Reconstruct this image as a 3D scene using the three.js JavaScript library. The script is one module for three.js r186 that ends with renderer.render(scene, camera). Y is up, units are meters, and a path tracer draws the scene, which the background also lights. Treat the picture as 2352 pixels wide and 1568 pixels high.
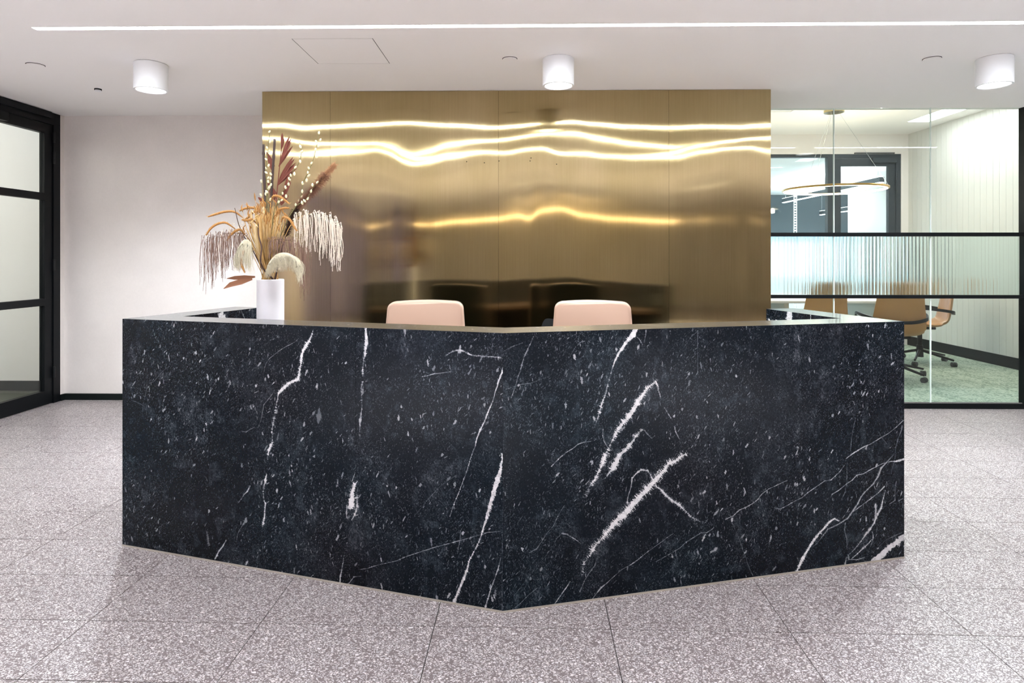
import * as THREE from 'three';
import { RoundedBoxGeometry } from 'three/addons/geometries/RoundedBoxGeometry.js';
import { mergeGeometries, toCreasedNormals } from 'three/addons/utils/BufferGeometryUtils.js';
import { RectAreaLightUniformsLib } from 'three/addons/lights/RectAreaLightUniformsLib.js';

// ───────────── camera, sky, exposure ─────────────
RectAreaLightUniformsLib.init();
const scene = new THREE.Scene();
const FOCAL = 1420;                                   // pixels on a 2352 x 1568 frame
const camera = new THREE.PerspectiveCamera(2 * Math.atan(784 / FOCAL) * 180 / Math.PI, 2352 / 1568, 0.05, 200);
camera.position.set(0, 1.253, 0);
camera.rotation.y = 0.0165;
camera.setViewOffset(2352, 1568, 0, 194, 2352, 1568); // level camera with a lowered lens
camera.updateMatrixWorld();
scene.add(camera);
scene.background = new THREE.Color(0.60, 0.76, 1.0);
scene.backgroundIntensity = 1.9;
const renderer = new THREE.WebGLRenderer({ antialias: true });
renderer.toneMapping = THREE.LinearToneMapping;
renderer.toneMappingExposure = 2.45;
renderer.shadowMap.enabled = true;

// how bright the lamps are
const STRIP = 33, DOWN = 9.5, REAR_FILL = 240, OFFICE = 34, MEETING = 2.6, LOBBY = 13, SIDE = 36;  // rear lamps are unseen, added so their floor bounce lifts the ceiling

// ───────────── helpers ─────────────
const CEIL = 2.49;
let seedState = 12345;
function rnd() { seedState = (Math.imul(seedState, 1664525) + 1013904223) >>> 0; return seedState / 4294967296; }
const rr = (a, b) => a + (b - a) * rnd();
const V3 = (x, y, z) => new THREE.Vector3(x, y, z);
const clamp = (x, a, b) => x < a ? a : x > b ? b : x;
const mix = (a, b, t) => a + (b - a) * t;
const smooth = (a, b, x) => { const t = clamp((x - a) / (b - a), 0, 1); return t * t * (3 - 2 * t); };
const taken = {};
function numbered(name) { const n = taken[name] = (taken[name] ?? -1) + 1; return n ? name + '_' + String(n).padStart(3, '0') : name; }
function shade(o) { o.traverse(m => { if (m.isMesh) { m.castShadow = true; m.receiveShadow = true; } }); return o; }
function part(name, geometry, material, parent) {
  const m = new THREE.Mesh(geometry, material); m.name = name; m.castShadow = m.receiveShadow = true; parent.add(m); return m;
}
function thing(name, label, category, [x, y, z] = [0, 0, 0], group) {
  const o = new THREE.Group(); o.name = numbered(name); o.position.set(x, y, z);
  o.userData = { label, category }; if (group) o.userData.group = group; scene.add(o); return o;
}
function single(name, label, category, geometry, material, group) {
  const m = part(numbered(name), geometry, material, scene); m.userData = { label, category }; if (group) m.userData.group = group; return m;
}
function struct(name, label, category, geometry, material) {
  const m = geometry ? part(numbered(name), geometry, material, scene) : new THREE.Group();
  if (!geometry) { m.name = numbered(name); scene.add(m); }
  m.userData = { kind: 'structure', label, category }; return m;
}
function box(x0, x1, y0, y1, z0, z1) {       // uv in metres on every face
  const g = new THREE.BoxGeometry(x1 - x0, y1 - y0, z1 - z0); g.translate((x0 + x1) / 2, (y0 + y1) / 2, (z0 + z1) / 2);
  return metreUV(g);
}
function metreUV(g) {
  const p = g.attributes.position, n = g.attributes.normal, uv = new Float32Array(p.count * 2);
  for (let i = 0; i < p.count; i++) {
    const ax = Math.abs(n.getX(i)), ay = Math.abs(n.getY(i)), az = Math.abs(n.getZ(i));
    const x = p.getX(i), y = p.getY(i), z = p.getZ(i);
    if (ay > ax && ay > az) { uv[2 * i] = x; uv[2 * i + 1] = z; } else if (ax > az) { uv[2 * i] = z; uv[2 * i + 1] = y; } else { uv[2 * i] = x; uv[2 * i + 1] = y; }
  }
  g.setAttribute('uv', new THREE.BufferAttribute(uv, 2)); return g;
}
const merge = list => mergeGeometries(list.map(g => g.index ? g.toNonIndexed() : g));
function rbox(w, h, d, r, x = 0, y = 0, z = 0) { const g = new RoundedBoxGeometry(w, h, d, 3, r); g.translate(x, y, z); return g; }
function cyl(r0, r1, h, x = 0, y = 0, z = 0, n = 32) { const g = new THREE.CylinderGeometry(r0, r1, h, n); g.translate(x, y, z); return g; }
function bar(a, b, r, n = 8, r2 = r) {       // a round bar from a to b
  const d = V3().subVectors(b, a), g = new THREE.CylinderGeometry(r2, r, d.length(), n);
  g.applyQuaternion(new THREE.Quaternion().setFromUnitVectors(V3(0, 1, 0), d.clone().normalize()));
  g.translate((a.x + b.x) / 2, (a.y + b.y) / 2, (a.z + b.z) / 2); return g;
}
// thin round strands joined into one geometry: list of [points, radius at start, radius at end]
function strands(list, sides = 4) {
  const pos = [], idx = [];
  for (const [pts, r0, r1] of list) {
    const n = pts.length, base = pos.length / 3;
    for (let i = 0; i < n; i++) {
      const t = V3().subVectors(pts[Math.min(i + 1, n - 1)], pts[Math.max(i - 1, 0)]).normalize();
      const u = V3().crossVectors(t, Math.abs(t.y) > 0.9 ? V3(1, 0, 0) : V3(0, 1, 0)).normalize(), w = V3().crossVectors(t, u);
      const f = i / (n - 1), r = typeof r0 === 'function' ? r0(f) : mix(r0, r1, f);
      for (let k = 0; k < sides; k++) {
        const a = k / sides * Math.PI * 2, c = Math.cos(a) * r, s = Math.sin(a) * r;
        pos.push(pts[i].x + u.x * c + w.x * s, pts[i].y + u.y * c + w.y * s, pts[i].z + u.z * c + w.z * s);
      }
    }
    for (let i = 0; i < n - 1; i++) for (let k = 0; k < sides; k++) {
      const a = base + i * sides + k, b = base + i * sides + (k + 1) % sides, c = a + sides, d = b + sides;
      idx.push(a, b, c, b, d, c);
    }
    for (let k = 1; k < sides - 1; k++) { idx.push(base, base + k + 1, base + k); const e = base + (n - 1) * sides; idx.push(e, e + k, e + k + 1); }
  }
  const g = new THREE.BufferGeometry(); g.setAttribute('position', new THREE.Float32BufferAttribute(pos, 3)); g.setIndex(idx); g.computeVertexNormals(); return g;
}
const curve = (pts, n = 16) => new THREE.CatmullRomCurve3(pts).getPoints(n);
function tube(pts, r, seg = 24, sides = 8) { return new THREE.TubeGeometry(new THREE.CatmullRomCurve3(pts), seg, r, sides, false); }

// ───────────── noise and textures ─────────────
const NT = new Float32Array(65536); for (let i = 0; i < 65536; i++) NT[i] = rnd();
const nh = (x, y) => NT[((x & 255) + ((y & 255) << 8)) & 65535];
function vnoise(x, y) {                       // smooth value noise, repeats every 256 cells
  const xi = Math.floor(x), yi = Math.floor(y), fx = x - xi, fy = y - yi, u = fx * fx * (3 - 2 * fx), v = fy * fy * (3 - 2 * fy);
  const a = nh(xi, yi), b = nh(xi + 1, yi), c = nh(xi, yi + 1), d = nh(xi + 1, yi + 1);
  return a + (b - a) * u + (c - a) * v + (a - b - c + d) * u * v;
}
const fbm = (x, y, o = 4) => { let s = 0, a = 0.5, t = 0; for (let i = 0; i < o; i++) { s += a * vnoise(x, y); t += a; x = x * 2.03 + 17.1; y = y * 2.03 + 5.7; a *= 0.5; } return s / t; };
function texture(w, h, fill, srgb = true, repeat) {
  const d = new Uint8Array(w * h * 4), c = [0, 0, 0];
  for (let y = 0; y < h; y++) for (let x = 0; x < w; x++) { fill(x, y, c); const i = (y * w + x) * 4; d[i] = clamp(c[0], 0, 255); d[i + 1] = clamp(c[1], 0, 255); d[i + 2] = clamp(c[2], 0, 255); d[i + 3] = 255; }
  return dataTexture(d, w, h, srgb, repeat);
}
function dataTexture(d, w, h, srgb = true, repeat = 1) {
  const t = new THREE.DataTexture(d, w, h, THREE.RGBAFormat); t.magFilter = THREE.LinearFilter; t.minFilter = THREE.LinearMipmapLinearFilter; t.generateMipmaps = true;
  t.wrapS = t.wrapT = THREE.RepeatWrapping; if (srgb) t.colorSpace = THREE.SRGBColorSpace; t.repeat.set(repeat, repeat); t.needsUpdate = true; return t;
}
// stone veins in millimetres on each face: raggedness, paleness, then (along, up, width) triples
const VEINS_LEFT = [
  [3.8,1,958,968,3.7,952,948,4.4,942,926,11,929,911,14.7,914,888,14,907,865,16.6,905,847,11.1,901,828,5.2,897,809,8.1,895,787,11.1,892,776,14.8,873,767,13.4,847,755,16.7,829,740,18.6,812,726,14.9,801,713,12,796,692,6,787,654,3,778,615,3.8,774,585,5.3,769,555,3,772,519,3,765,505,10.5,756,486,12.8,749,466,5.3,747,440,1.5],
  [0.8,0.7,729,789,1.1,736,812,1.9,745,833,2.3,758,849,2.3,789,871,2.2,816,889,2.2,842,903,2.2,855,908,1.9,882,923,1.1,892,933,0.7],
  [0.8,0.7,772,709,1.5,754,689,2.3,731,663,3,725,634,2.6,718,603,2.3,704,568,1.5],
  [0.8,0.5,135,714,1.6,133,688,3.2,125,655,1.6,114,616,1.6,109,581,1.2],
  [0.8,0.5,52,634,1.6,83,628,2.4,112,618,3.2],
  [0.8,0.5,151,713,1.2,176,725,2,202,752,1.6,232,778,1.6,257,791,1.6],
  [0.8,0.6,622,548,1.9,645,546,3,664,559,2.3,686,569,1.5],
  [0.8,0.6,686,707,5.3,707,716,3.8],
  [3.5,0.95,1189,982,11,1191,949,16.5,1193,927,14.7,1189,909,11.8,1187,887,10.3,1181,864,2.9,1178,838,4.4,1176,824,5.1,1178,802,1.8],
  [1.9,0.75,1176,779,5.1,1170,757,3.7,1172,728,1.5,1173,691,1.5,1170,654,5.2,1166,635,14.7,1164,617,6.6,1162,594,1.5,1164,558,1.5],
  [1.5,0.85,1516,895,1.1,1539,910,2.1,1558,916,4.9,1573,917,12.6,1588,914,4.2,1610,904,5.6,1632,900,3.5,1662,900,4.1,1691,899,3.4,1716,899,2.1,1733,894,1.4],
  [1.5,0.7,1573,934,7,1569,911,17.5],
  [0.8,0.8,1420,813,1.1,1443,818,2.8,1470,827,3.2,1505,832,2.8,1535,838,1.8],
  [1.2,0.95,1733,864,2.7,1731,846,6.8,1716,808,6.2,1706,776,3.4,1695,741,4.1,1678,702,5.5,1666,670,4.8,1649,638,6.2,1636,605,6.9,1631,581,4.2,1621,556,2.8,1612,530,2.8,1609,520,2.1,1590,464,2.2,1571,416,2.2,1548,359,2.2,1532,314,1.4],
  [2.3,1,1731,559,6.8,1731,538,4.8,1730,532,8.5,1726,503,14.1,1715,470,21.2,1704,434,17.7,1693,394,15.9,1685,368,14.2,1674,328,12.8,1662,294,9.2,1655,268,5.7,1644,238,4.3,1625,200,5,1606,162,5.7,1598,128,9.3,1586,98,12.9,1575,71,9.4,1559,36,10.8,1548,2,13,1544,-10,13],
  [1.2,0.9,1726,193,1.4,1715,149,3.5,1702,112,3.5,1689,78,3.5,1678,41,5,1666,0,4.3],
  [0.8,0.75,1164,68,1.1,1194,76,2.3,1224,90,2.3,1274,108,2.2,1316,122,2.2,1352,142,2.6,1413,169,2.6,1473,195,2.6,1513,210,2.5,1567,231,2.5,1606,246,1.8,1644,261,1.4,1678,276,2.1,1726,285,1.4],
  [0.8,0.7,1095,2,1.5,1117,9,2.7,1138,36,2.3,1169,44,1.1],
  [0.8,0.5,1391,298,1.1,1413,325,1.5,1445,365,1.5,1485,410,1.5,1513,436,1.5,1559,467,1.1],
  [5.4,1,1156,404,3,1143,388,15.2,1132,360,26.6,1130,333,34.3,1126,310,38.1,1119,297,22.9],
  [3.1,0.9,1154,377,3.8,1151,339,3.8,1152,305,7.6,1143,274,7.6,1130,253,6.9],
  [3.1,0.85,1109,304,6.1,1107,281,6.9,1108,258,5.3],
  [0.8,0.9,1145,435,1.9,1130,398,2.3],
  [1.5,0.75,1097,115,1.1,1089,72,2.3,1080,29,6.9,1078,0,8.4],
  [0.8,0.6,1586,288,1.1,1575,269,1.8,1571,232,2.2,1565,206,2.2,1561,184,1.1],
  [1.2,0.4,1732,363,1.1,1732,285,1.4,1733,194,1.1,1730,74,1.4,1732,14,2.8],
  [2.3,0.95,744,386,2.2,738,362,14.6,733,341,3.7,728,315,2.2,731,282,1.5,739,269,9.5,735,239,5.1,733,210,8.1,728,191,10.3,722,172,2.2],
  [1.2,0.85,665,332,3,651,307,7.4,636,294,3,622,274,3,604,253,1.5],
  [1.2,0.55,645,199,7.4,645,188,14.8,627,167,2.2,604,131,1.9,598,96,1.5],
  [1.5,0.85,548,97,2.2,532,72,6,514,51,6,500,27,5.3,491,12,5.3],
  [1.5,0.8,562,13,3.7,555,-1,6],
  [3.1,0.42,451,118,5.3,457,92,12.9,461,66,9.1],
  [3.1,0.42,987,663,15.1,985,633,24.9,983,610,11.3]
];
const VEINS_RIGHT = [
  [3.1,1,505,984,24.5,493,965,26.2,475,948,17.5,460,930,15.7,446,909,13.9,433,891,11.1,424,874,9,415,853,5.6,406,826,2.8,400,805,1.7,393,778,3.5,382,744,4.8,370,713,7.6,361,686,4.1,352,656,2.8,343,632,1.4],
  [1.2,0.7,546,980,4.2,543,957,2.8,540,936,1.8],
  [1.5,0.7,512,954,3.5,524,940,2.8,531,927,1.8],
  [6.1,1,585,786,8.5,569,776,10.6,550,763,14.1,531,739,21.1,512,712,31.6,497,689,31.5,478,665,26.2,456,642,24.4,437,623,20.9,422,599,16,411,576,8.3,396,549,4.9,385,529,10.4,376,512,8.3,372,492,15.2,384,527,17,372,493,17,359,471,7.7,343,438,16.9,327,424,9.2,306,385,3.1],
  [1.5,0.9,587,783,8.5,594,768,4.9,600,747,4.2,604,725,2.1],
  [1.2,0.85,376,623,1.7,374,599,4.1,380,574,4.8,396,549,4.2],
  [5.4,0.95,531,610,7,505,590,6.3,497,573,8.4,478,554,17.5,460,537,19.5,437,522,27.8,430,505,27.8,415,478,27.8,429,500,25.6,413,474,19.4,396,456,10.1,384,442,3.1],
  [1.2,0.7,539,609,2.8,554,590,3.5,569,575,2.8,581,585,2.1],
  [0.8,0.8,327,581,1.7,301,580,3.4,279,574,4.1,258,559,3.4,233,547,2.7,204,525,3.4,179,502,2.7,178,502,2.3],
  [1.2,0.7,111,970,1.7,99,943,2.7,86,917,3.4,74,890,4,66,861,4.7,62,847,2,55,831,2.7,50,811,1.7,40,782,4,30,755,1.7],
  [0.8,0.55,1,920,1.7,30,935,2,71,948,1.7],
  [0.8,0.5,9,786,1.3,61,799,2,106,805,2.7,141,817,1.3,172,826,1],
  [0.8,0.55,81,798,1.7,73,780,2.7,66,760,1.3],
  [1.2,0.55,305,947,3.4,287,942,2.7,279,948,2.1,288,982,1.4],
  [0.8,0.5,272,931,1.4,243,887,1.7],
  [0.8,0.5,759,972,2.9,759,897,2.2,759,803,1.4],
  [0.8,0.5,759,970,1.8,733,951,1.4,697,906,1.1],
  [0.8,0.5,763,613,1.4,761,573,1.4,741,531,1.4],
  [1.2,0.75,621,689,3.5,639,659,3.6,647,646,2.1],
  [1.2,0.75,662,615,2.8,668,594,5.7,682,564,2.1],
  [8.5,1,708,507,12,686,497,19.9,664,482,19.9,638,476,23.8,620,454,23.8,599,432,29.3,573,407,35.5,547,385,37.8,522,364,37.7,492,335,37.5,471,314,37.5,450,296,38.9,425,279,31.1,409,261,27.1,388,240,21.3,372,223,7.7,347,202,11.6,335,184,19.2,324,166,7.7,306,145,9.2,298,135,7.7,297,112,9.2,296,100,3.1],
  [3.8,0.9,582,398,7.9,607,380,10.3,625,359,9.5,651,336,10.3,681,318,12,703,296,5.6,730,269,4.8,756,252,4,783,238,2.4],
  [1.9,0.85,471,341,5.5,473,364,4.7,486,402,4.7,490,433,5.5,505,448,5.5,526,462,7.8,552,456,5.5,564,439,3.9,573,418,5.5],
  [0.8,0.65,96,201,2.3,123,211,3,139,232,1.9,162,264,1.9,186,288,2.3,202,320,1.5,226,356,1.5],
  [0.8,0.8,218,256,3.8,238,252,4.6,262,234,3.8,290,214,1.9],
  [0.8,0.45,216,256,2.3,198,241,2.3,186,216,1.5,162,188,1.5,123,151,1.1,80,100,1.1,38,53,1.1],
  [0.8,0.6,26,2,1.5,61,23,1.9,96,53,1.9,131,75,1.5],
  [1.2,0.85,186,2,2.3,210,31,4.6,230,55,5.3,248,79,2.3],
  [0.8,0.75,329,0,2.3,347,21,3.1,367,42,7.7,392,58,3.1,421,80,2.3,450,100,1.6,484,113,3.1,509,126,2,556,156,2,599,179,2,633,199,1.6,659,212,1.2],
  [0.8,0.6,286,40,5.4,302,73,1.9,318,98,2.7,343,126,3.1,351,152,1.5],
  [0.8,0.7,586,113,1.6,642,135,1.6,686,154,2,708,171,2.4,743,188,2.8,774,202,3.6,796,199,3.2,823,212,2.4,828,218,1.7],
  [0.8,0.4,701,164,1.6,681,122,1.2,655,82,1.2,607,48,1.2],
  [0.8,0.85,1706,573,2.3,1672,548,2.8,1634,525,2.8,1590,507,3.2,1546,487,3.2,1508,476,3.6,1465,457,6.3,1438,443,4.5,1425,435,2.7],
  [0.8,0.85,1417,409,2.3,1396,385,2.7,1354,355,3.1,1323,353,3.1,1286,334,3.1,1245,313,3.1,1219,296,2.7,1173,280,2.6,1138,266,2.6,1116,260,2.6,1093,268,1.7],
  [0.8,0.85,878,243,2.6,912,253,3,936,272,2.6,970,282,3,999,294,3.5,1019,307,2.6,1038,327,2.6,1068,344,2.2,1093,351,3.5,1128,363,2.6,1151,370,1.8],
  [0.8,0.9,1706,411,12,1672,405,8.3,1645,407,2.8,1601,401,2.7,1551,384,3.6,1508,367,3.6,1476,363,4.5,1454,345,3.6,1428,333,3.2,1391,310,4,1359,297,3.6,1351,284,1.8],
  [1.5,0.7,1658,436,1.8,1622,404,5.5,1595,383,9.1,1579,348,9.1,1557,322,6.4,1519,294,5.5,1497,273,7.3,1481,247,8.1,1460,222,9.9,1433,193,7.2,1401,178,5.4,1375,168,4.5,1338,158,4.5,1307,125,2.7,1286,105,2.7,1268,94,1.8],
  [0.8,0.8,1611,306,7.3,1584,284,4.6,1541,260,3.6,1497,237,3.6,1460,218,4.5],
  [3.1,1,1391,186,9,1370,197,10.8,1349,188,10.7,1323,166,12.5,1297,144,10.7,1276,124,15.1,1260,104,15.1,1240,79,15.1,1224,54,15.9,1209,30,15,1194,5,10.6,1184,-3,8.8],
  [1.5,0.45,1700,550,9.2,1695,528,5.5,1678,497,4.6,1669,465,3.7,1664,419,2.3,1645,356,1.8],
  [2.7,0.85,1617,294,2.8,1606,259,7.3,1595,219,11.9,1579,197,9.1,1562,162,10,1541,137,10.9,1519,117,9.1,1497,92,5.4,1470,67,3.6,1444,48,2.7],
  [1.9,0.8,1568,235,11,1569,207,6.4,1562,162,6.4],
  [1.5,0.8,1551,127,3.6,1557,104,5.5,1549,77,3.6,1543,64,2.3],
  [1.9,0.8,1538,83,4.6,1508,63,7.3,1481,44,6.3,1449,25,3.6],
  [0.8,0.75,1513,24,2.7,1476,19,3.6,1438,26,2.7],
  [2.3,0.95,1717,94,27.8,1672,69,29.5,1639,54,30.3,1611,34,33.9,1584,14,38.4,1546,-9,38.3],
  [1.5,0.8,1428,36,3.6,1420,1,8.1],
  [1.2,0.7,1422,176,3.6,1417,150,3.6,1428,113,3.6,1430,72,2.3],
  [0.8,0.55,1470,597,2.3,1457,543,2.7,1449,494,2.3,1446,463,1.4],
  [0.8,0.55,1430,419,1.8,1428,329,1.8,1420,298,2.7,1401,268,2.2],
  [0.8,0.5,1584,535,1.8,1598,511,1.8,1622,482,1.8],
  [0.8,0.65,1672,322,3.7,1664,286,2.8,1664,244,2.8,1639,233,3.7],
  [0.8,0.65,1703,248,3.7,1681,240,3.7],
  [0.8,0.5,888,289,1.7,902,241,2.1,916,205,1.3,941,151,1.7,960,97,2.2,979,47,1.7,997,11,2.2],
  [0.8,0.6,1697,107,3.7,1661,97,2.8,1617,84,1.4,1573,52,1.4],
  [3.1,0.65,842,138,6,833,130,14.5,816,124,9.4]
];
// black stone with pale flecks and white veins; veins are given in millimetres on the face
function stone(w, h, ppm, veins, seed) {
  const N = w * h, pale = new Float32Array(N), tint = new Float32Array(N);
  seedState = seed;
  const ox = rnd() * 200, oy = rnd() * 200;
  for (let y = 0; y < h; y++) for (let x = 0; x < w; x++) {
    const X = x / ppm, Y = y / ppm, i = y * w + x;
    const cloud = fbm(X * 9 + ox, Y * 7 + oy, 4), fine = vnoise(X * 260 + oy + Y * 90, Y * 200 + ox), grit = vnoise(X * 620 + 3, Y * 470 + X * 160);
    let v = 0.012 + 0.06 * smooth(0.45, 0.85, cloud) * (0.2 + 1.2 * fine) + 0.055 * (fine - 0.35) * smooth(0.25, 0.6, cloud);
    v += 0.24 * smooth(0.72, 0.96, grit) * (0.25 + smooth(0.35, 0.65, fbm(X * 22 + 7, Y * 22, 2)));
    const smudge = fbm(X * 26 + ox, Y * 19 + oy, 3); v += 0.13 * smooth(0.58, 0.82, smudge) * (0.25 + 0.9 * fine);
    pale[i] = Math.max(0.01, v); tint[i] = fbm(X * 3 + oy, Y * 3 + ox, 2);
  }
  // flecks and clasts: small leaning ellipses with ragged rims
  const fleck = (cx, cy, a, b, th, s) => {
    const R = Math.ceil(a * 1.5 * ppm) + 1, px = cx * ppm, py = cy * ppm, c = Math.cos(th), sn = Math.sin(th);
    for (let y = Math.max(0, Math.floor(py - R)); y <= Math.min(h - 1, py + R); y++) for (let x = Math.max(0, Math.floor(px - R)); x <= Math.min(w - 1, px + R); x++) {
      const dx = (x - px) / ppm, dy = (y - py) / ppm, u = (dx * c + dy * sn) / a, v = (dy * c - dx * sn) / b;
      const q = Math.sqrt(u * u + v * v) + 0.95 * (vnoise(x * 0.28 + cx * 999, y * 0.28) - 0.5);
      if (q < 1.15) { const k = s * smooth(1.15, 0.75, q), i = y * w + x; pale[i] = pale[i] + (Math.max(pale[i], k) - pale[i]) * smooth(1.15, 0.8, q); }
    }
  };
  const W = w / ppm, H = h / ppm, area = W * H;
  const dense = (x, y) => smooth(0.34, 0.62, fbm(x * 4 + ox, y * 4 + 31, 3));
  for (let k = 0; k < 22000 * area; k++) { const x = rnd() * W, y = rnd() * H; if (rnd() > 0.35 + 0.65 * dense(x, y)) continue; fleck(x, y, rr(0.0012, 0.004), rr(0.0005, 0.0012), rr(0.5, 1.9), rr(0.07, 0.34)); }
  for (let k = 0; k < 1100 * area; k++) { const x = rnd() * W, y = rnd() * H; if (rnd() > 0.15 + 0.85 * dense(x, y)) continue; fleck(x, y, rr(0.003, 0.0095), rr(0.0009, 0.0021), rr(0.5, 2.0), rr(0.2, 0.52)); }
  for (let k = 0; k < 150 * area; k++) { const x = rnd() * W, y = rnd() * H; if (rnd() > 0.15 + 0.85 * dense(x, y)) continue; fleck(x, y, rr(0.005, 0.014), rr(0.0022, 0.005), rr(0.7, 1.9), rr(0.35, 0.66)); }
  for (const [rag, tone, ...p] of veins) {
    const fz = rag / 1000;
    for (let s = 0; s + 5 < p.length; s += 3) {
      const ax = p[s] / 1000, ay = p[s + 1] / 1000, aw = p[s + 2] / 1000, bx = p[s + 3] / 1000, by = p[s + 4] / 1000, bw = p[s + 5] / 1000;
      const m = Math.max(aw, bw) / 2 + fz * 3 + 0.003, L2 = (bx - ax) ** 2 + (by - ay) ** 2 + 1e-12, ux = (bx - ax) / Math.sqrt(L2), uy = (by - ay) / Math.sqrt(L2);
      const x0 = Math.max(0, Math.floor((Math.min(ax, bx) - m) * ppm)), x1 = Math.min(w - 1, Math.ceil((Math.max(ax, bx) + m) * ppm));
      const y0 = Math.max(0, Math.floor((Math.min(ay, by) - m) * ppm)), y1 = Math.min(h - 1, Math.ceil((Math.max(ay, by) + m) * ppm));
      for (let y = y0; y <= y1; y++) for (let x = x0; x <= x1; x++) {
        const wob = 0.0022 * (vnoise(x * 0.05, y * 0.05 + 40) - 0.5) + 0.0012 * (vnoise(x * 0.16 + 9, y * 0.16) - 0.5);
        const X = x / ppm + wob, Y = y / ppm + wob * 0.6, t = clamp(((X - ax) * (bx - ax) + (Y - ay) * (by - ay)) / L2, 0, 1);
        const d = Math.hypot(X - ax - t * (bx - ax), Y - ay - t * (by - ay)), wd = mix(aw, bw, t);
        const sp = (X * ux + Y * uy) * ppm, dp = (Y * ux - X * uy) * ppm;      // along and across the vein: feathers stand out sideways
        const spike = smooth(0.42, 0.95, 0.6 * vnoise(sp * 0.4 + 17, dp * 0.07) + 0.4 * vnoise(sp * 0.95, dp * 0.16 + 9));
        const e = wd / 2 * (fz > 0.0045 ? 0.62 : fz > 0.003 ? 0.78 : 0.8) * (0.68 + 0.6 * vnoise(x * 0.09 + 3, y * 0.09)) + fz * ((0.5 + 3.0 * vnoise(x * 0.035 + 8, y * 0.035)) * spike * 0.9 - 0.35);
        let a = 1 - smooth(e - 0.0006, e + 0.0009, d);
        if (wd < 0.005) a *= 0.45 + 0.75 * vnoise(x * 0.07 + 60, y * 0.07);
        if (fz > 0.0012 && d > e) a = Math.max(a, 0.45 * smooth(0.5, 0.8, vnoise(x * 0.42 + 3, y * 0.42) * 0.6 + vnoise(x * 0.9, y * 0.9 + 5) * 0.4) * Math.exp(-(d - e) / (fz * 1.25)));
        a = clamp(a, 0, 1) * (0.74 + 0.26 * vnoise(x * 0.2, y * 0.2));
        const i = y * w + x, k = 0.9 * tone; if (a > 0) pale[i] = pale[i] + Math.max(0, k - pale[i]) * a;
      }
    }
  }
  const d = new Uint8Array(N * 4);
  for (let i = 0; i < N; i++) {
    const v = pale[i], b = tint[i], f = smooth(0.2, 0.8, v);
    d[4 * i] = clamp(9 + v * 243 - (1 - f) * b * 6, 0, 255); d[4 * i + 1] = clamp(14 + v * 235 - (1 - f) * (1 - b) * 3, 0, 255); d[4 * i + 2] = clamp(19 + v * 231 + (1 - f) * (b - 0.3) * 5, 0, 255); d[4 * i + 3] = 255;
  }
  return dataTexture(d, w, h);
}
const FL = 1.7342, FR = 1.7111, DESK = 0.985;
const stoneLeft = stone(2048, 1164, 2048 / FL, VEINS_LEFT, 71);
const stoneRight = stone(2048, 1180, 2048 / FR, VEINS_RIGHT, 72);
const topVeins = [];
seedState = 404;
for (let k = 0; k < 26; k++) { let x = rnd() * 1700, y = rnd() * 1000; const v = [rr(1, 3), rr(0.5, 0.95)], a = rr(-0.6, 0.9); for (let j = 0; j < 6; j++) { v.push(Math.round(x), Math.round(y), rr(1, 7)); x += Math.cos(a + rr(-0.5, 0.5)) * 60; y += Math.sin(a + rr(-0.5, 0.5)) * 60; } topVeins.push(v); }
const stoneTop = stone(2048, 1180, 2048 / FR, topVeins, 73);
const stoneInnerLeft = stone(1024, 400, 1400, [[5, 0.98, 395, 250, 60, 415, 190, 90, 430, 130, 110, 440, 60, 120, 445, 0, 120], [2, 0.6, 520, 280, 3, 600, 150, 4, 660, 20, 3]], 74);
const stoneInnerRight = stone(1024, 400, 1400, [[5, 0.98, 525, 150, 150, 560, 140, 190, 620, 145, 200, 720, 135, 210], [4, 0.95, 500, 262, 40, 505, 160, 70, 510, 0, 90], [2, 0.85, 352, 286, 4, 354, 150, 5, 350, 0, 5], [3, 0.6, 385, 120, 12, 365, 40, 14]], 75);
const stoneMat = (map, rough, w, h, extra) => { map.repeat.set(1 / w, 1 / h); return new THREE.MeshPhysicalMaterial({ map, roughness: rough, specularIntensity: 0.28, ...extra }); };
const M = {};
M.stoneLeft = stoneMat(stoneLeft, 0.26, FL, 1164 / 2048 * FL);
M.stoneRight = stoneMat(stoneRight, 0.26, FR, 1180 / 2048 * FR);
M.innerLeft = stoneMat(stoneInnerLeft, 0.2, 1024 / 1400, 400 / 1400); M.innerRight = stoneMat(stoneInnerRight, 0.2, 1024 / 1400, 400 / 1400);
M.stoneTop = stoneMat(stoneTop, 0.3, FR, 1180 / 2048 * FR, { specularIntensity: 1, ior: 1.75, clearcoat: 0.6, clearcoatRoughness: 0.04 });

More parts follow.
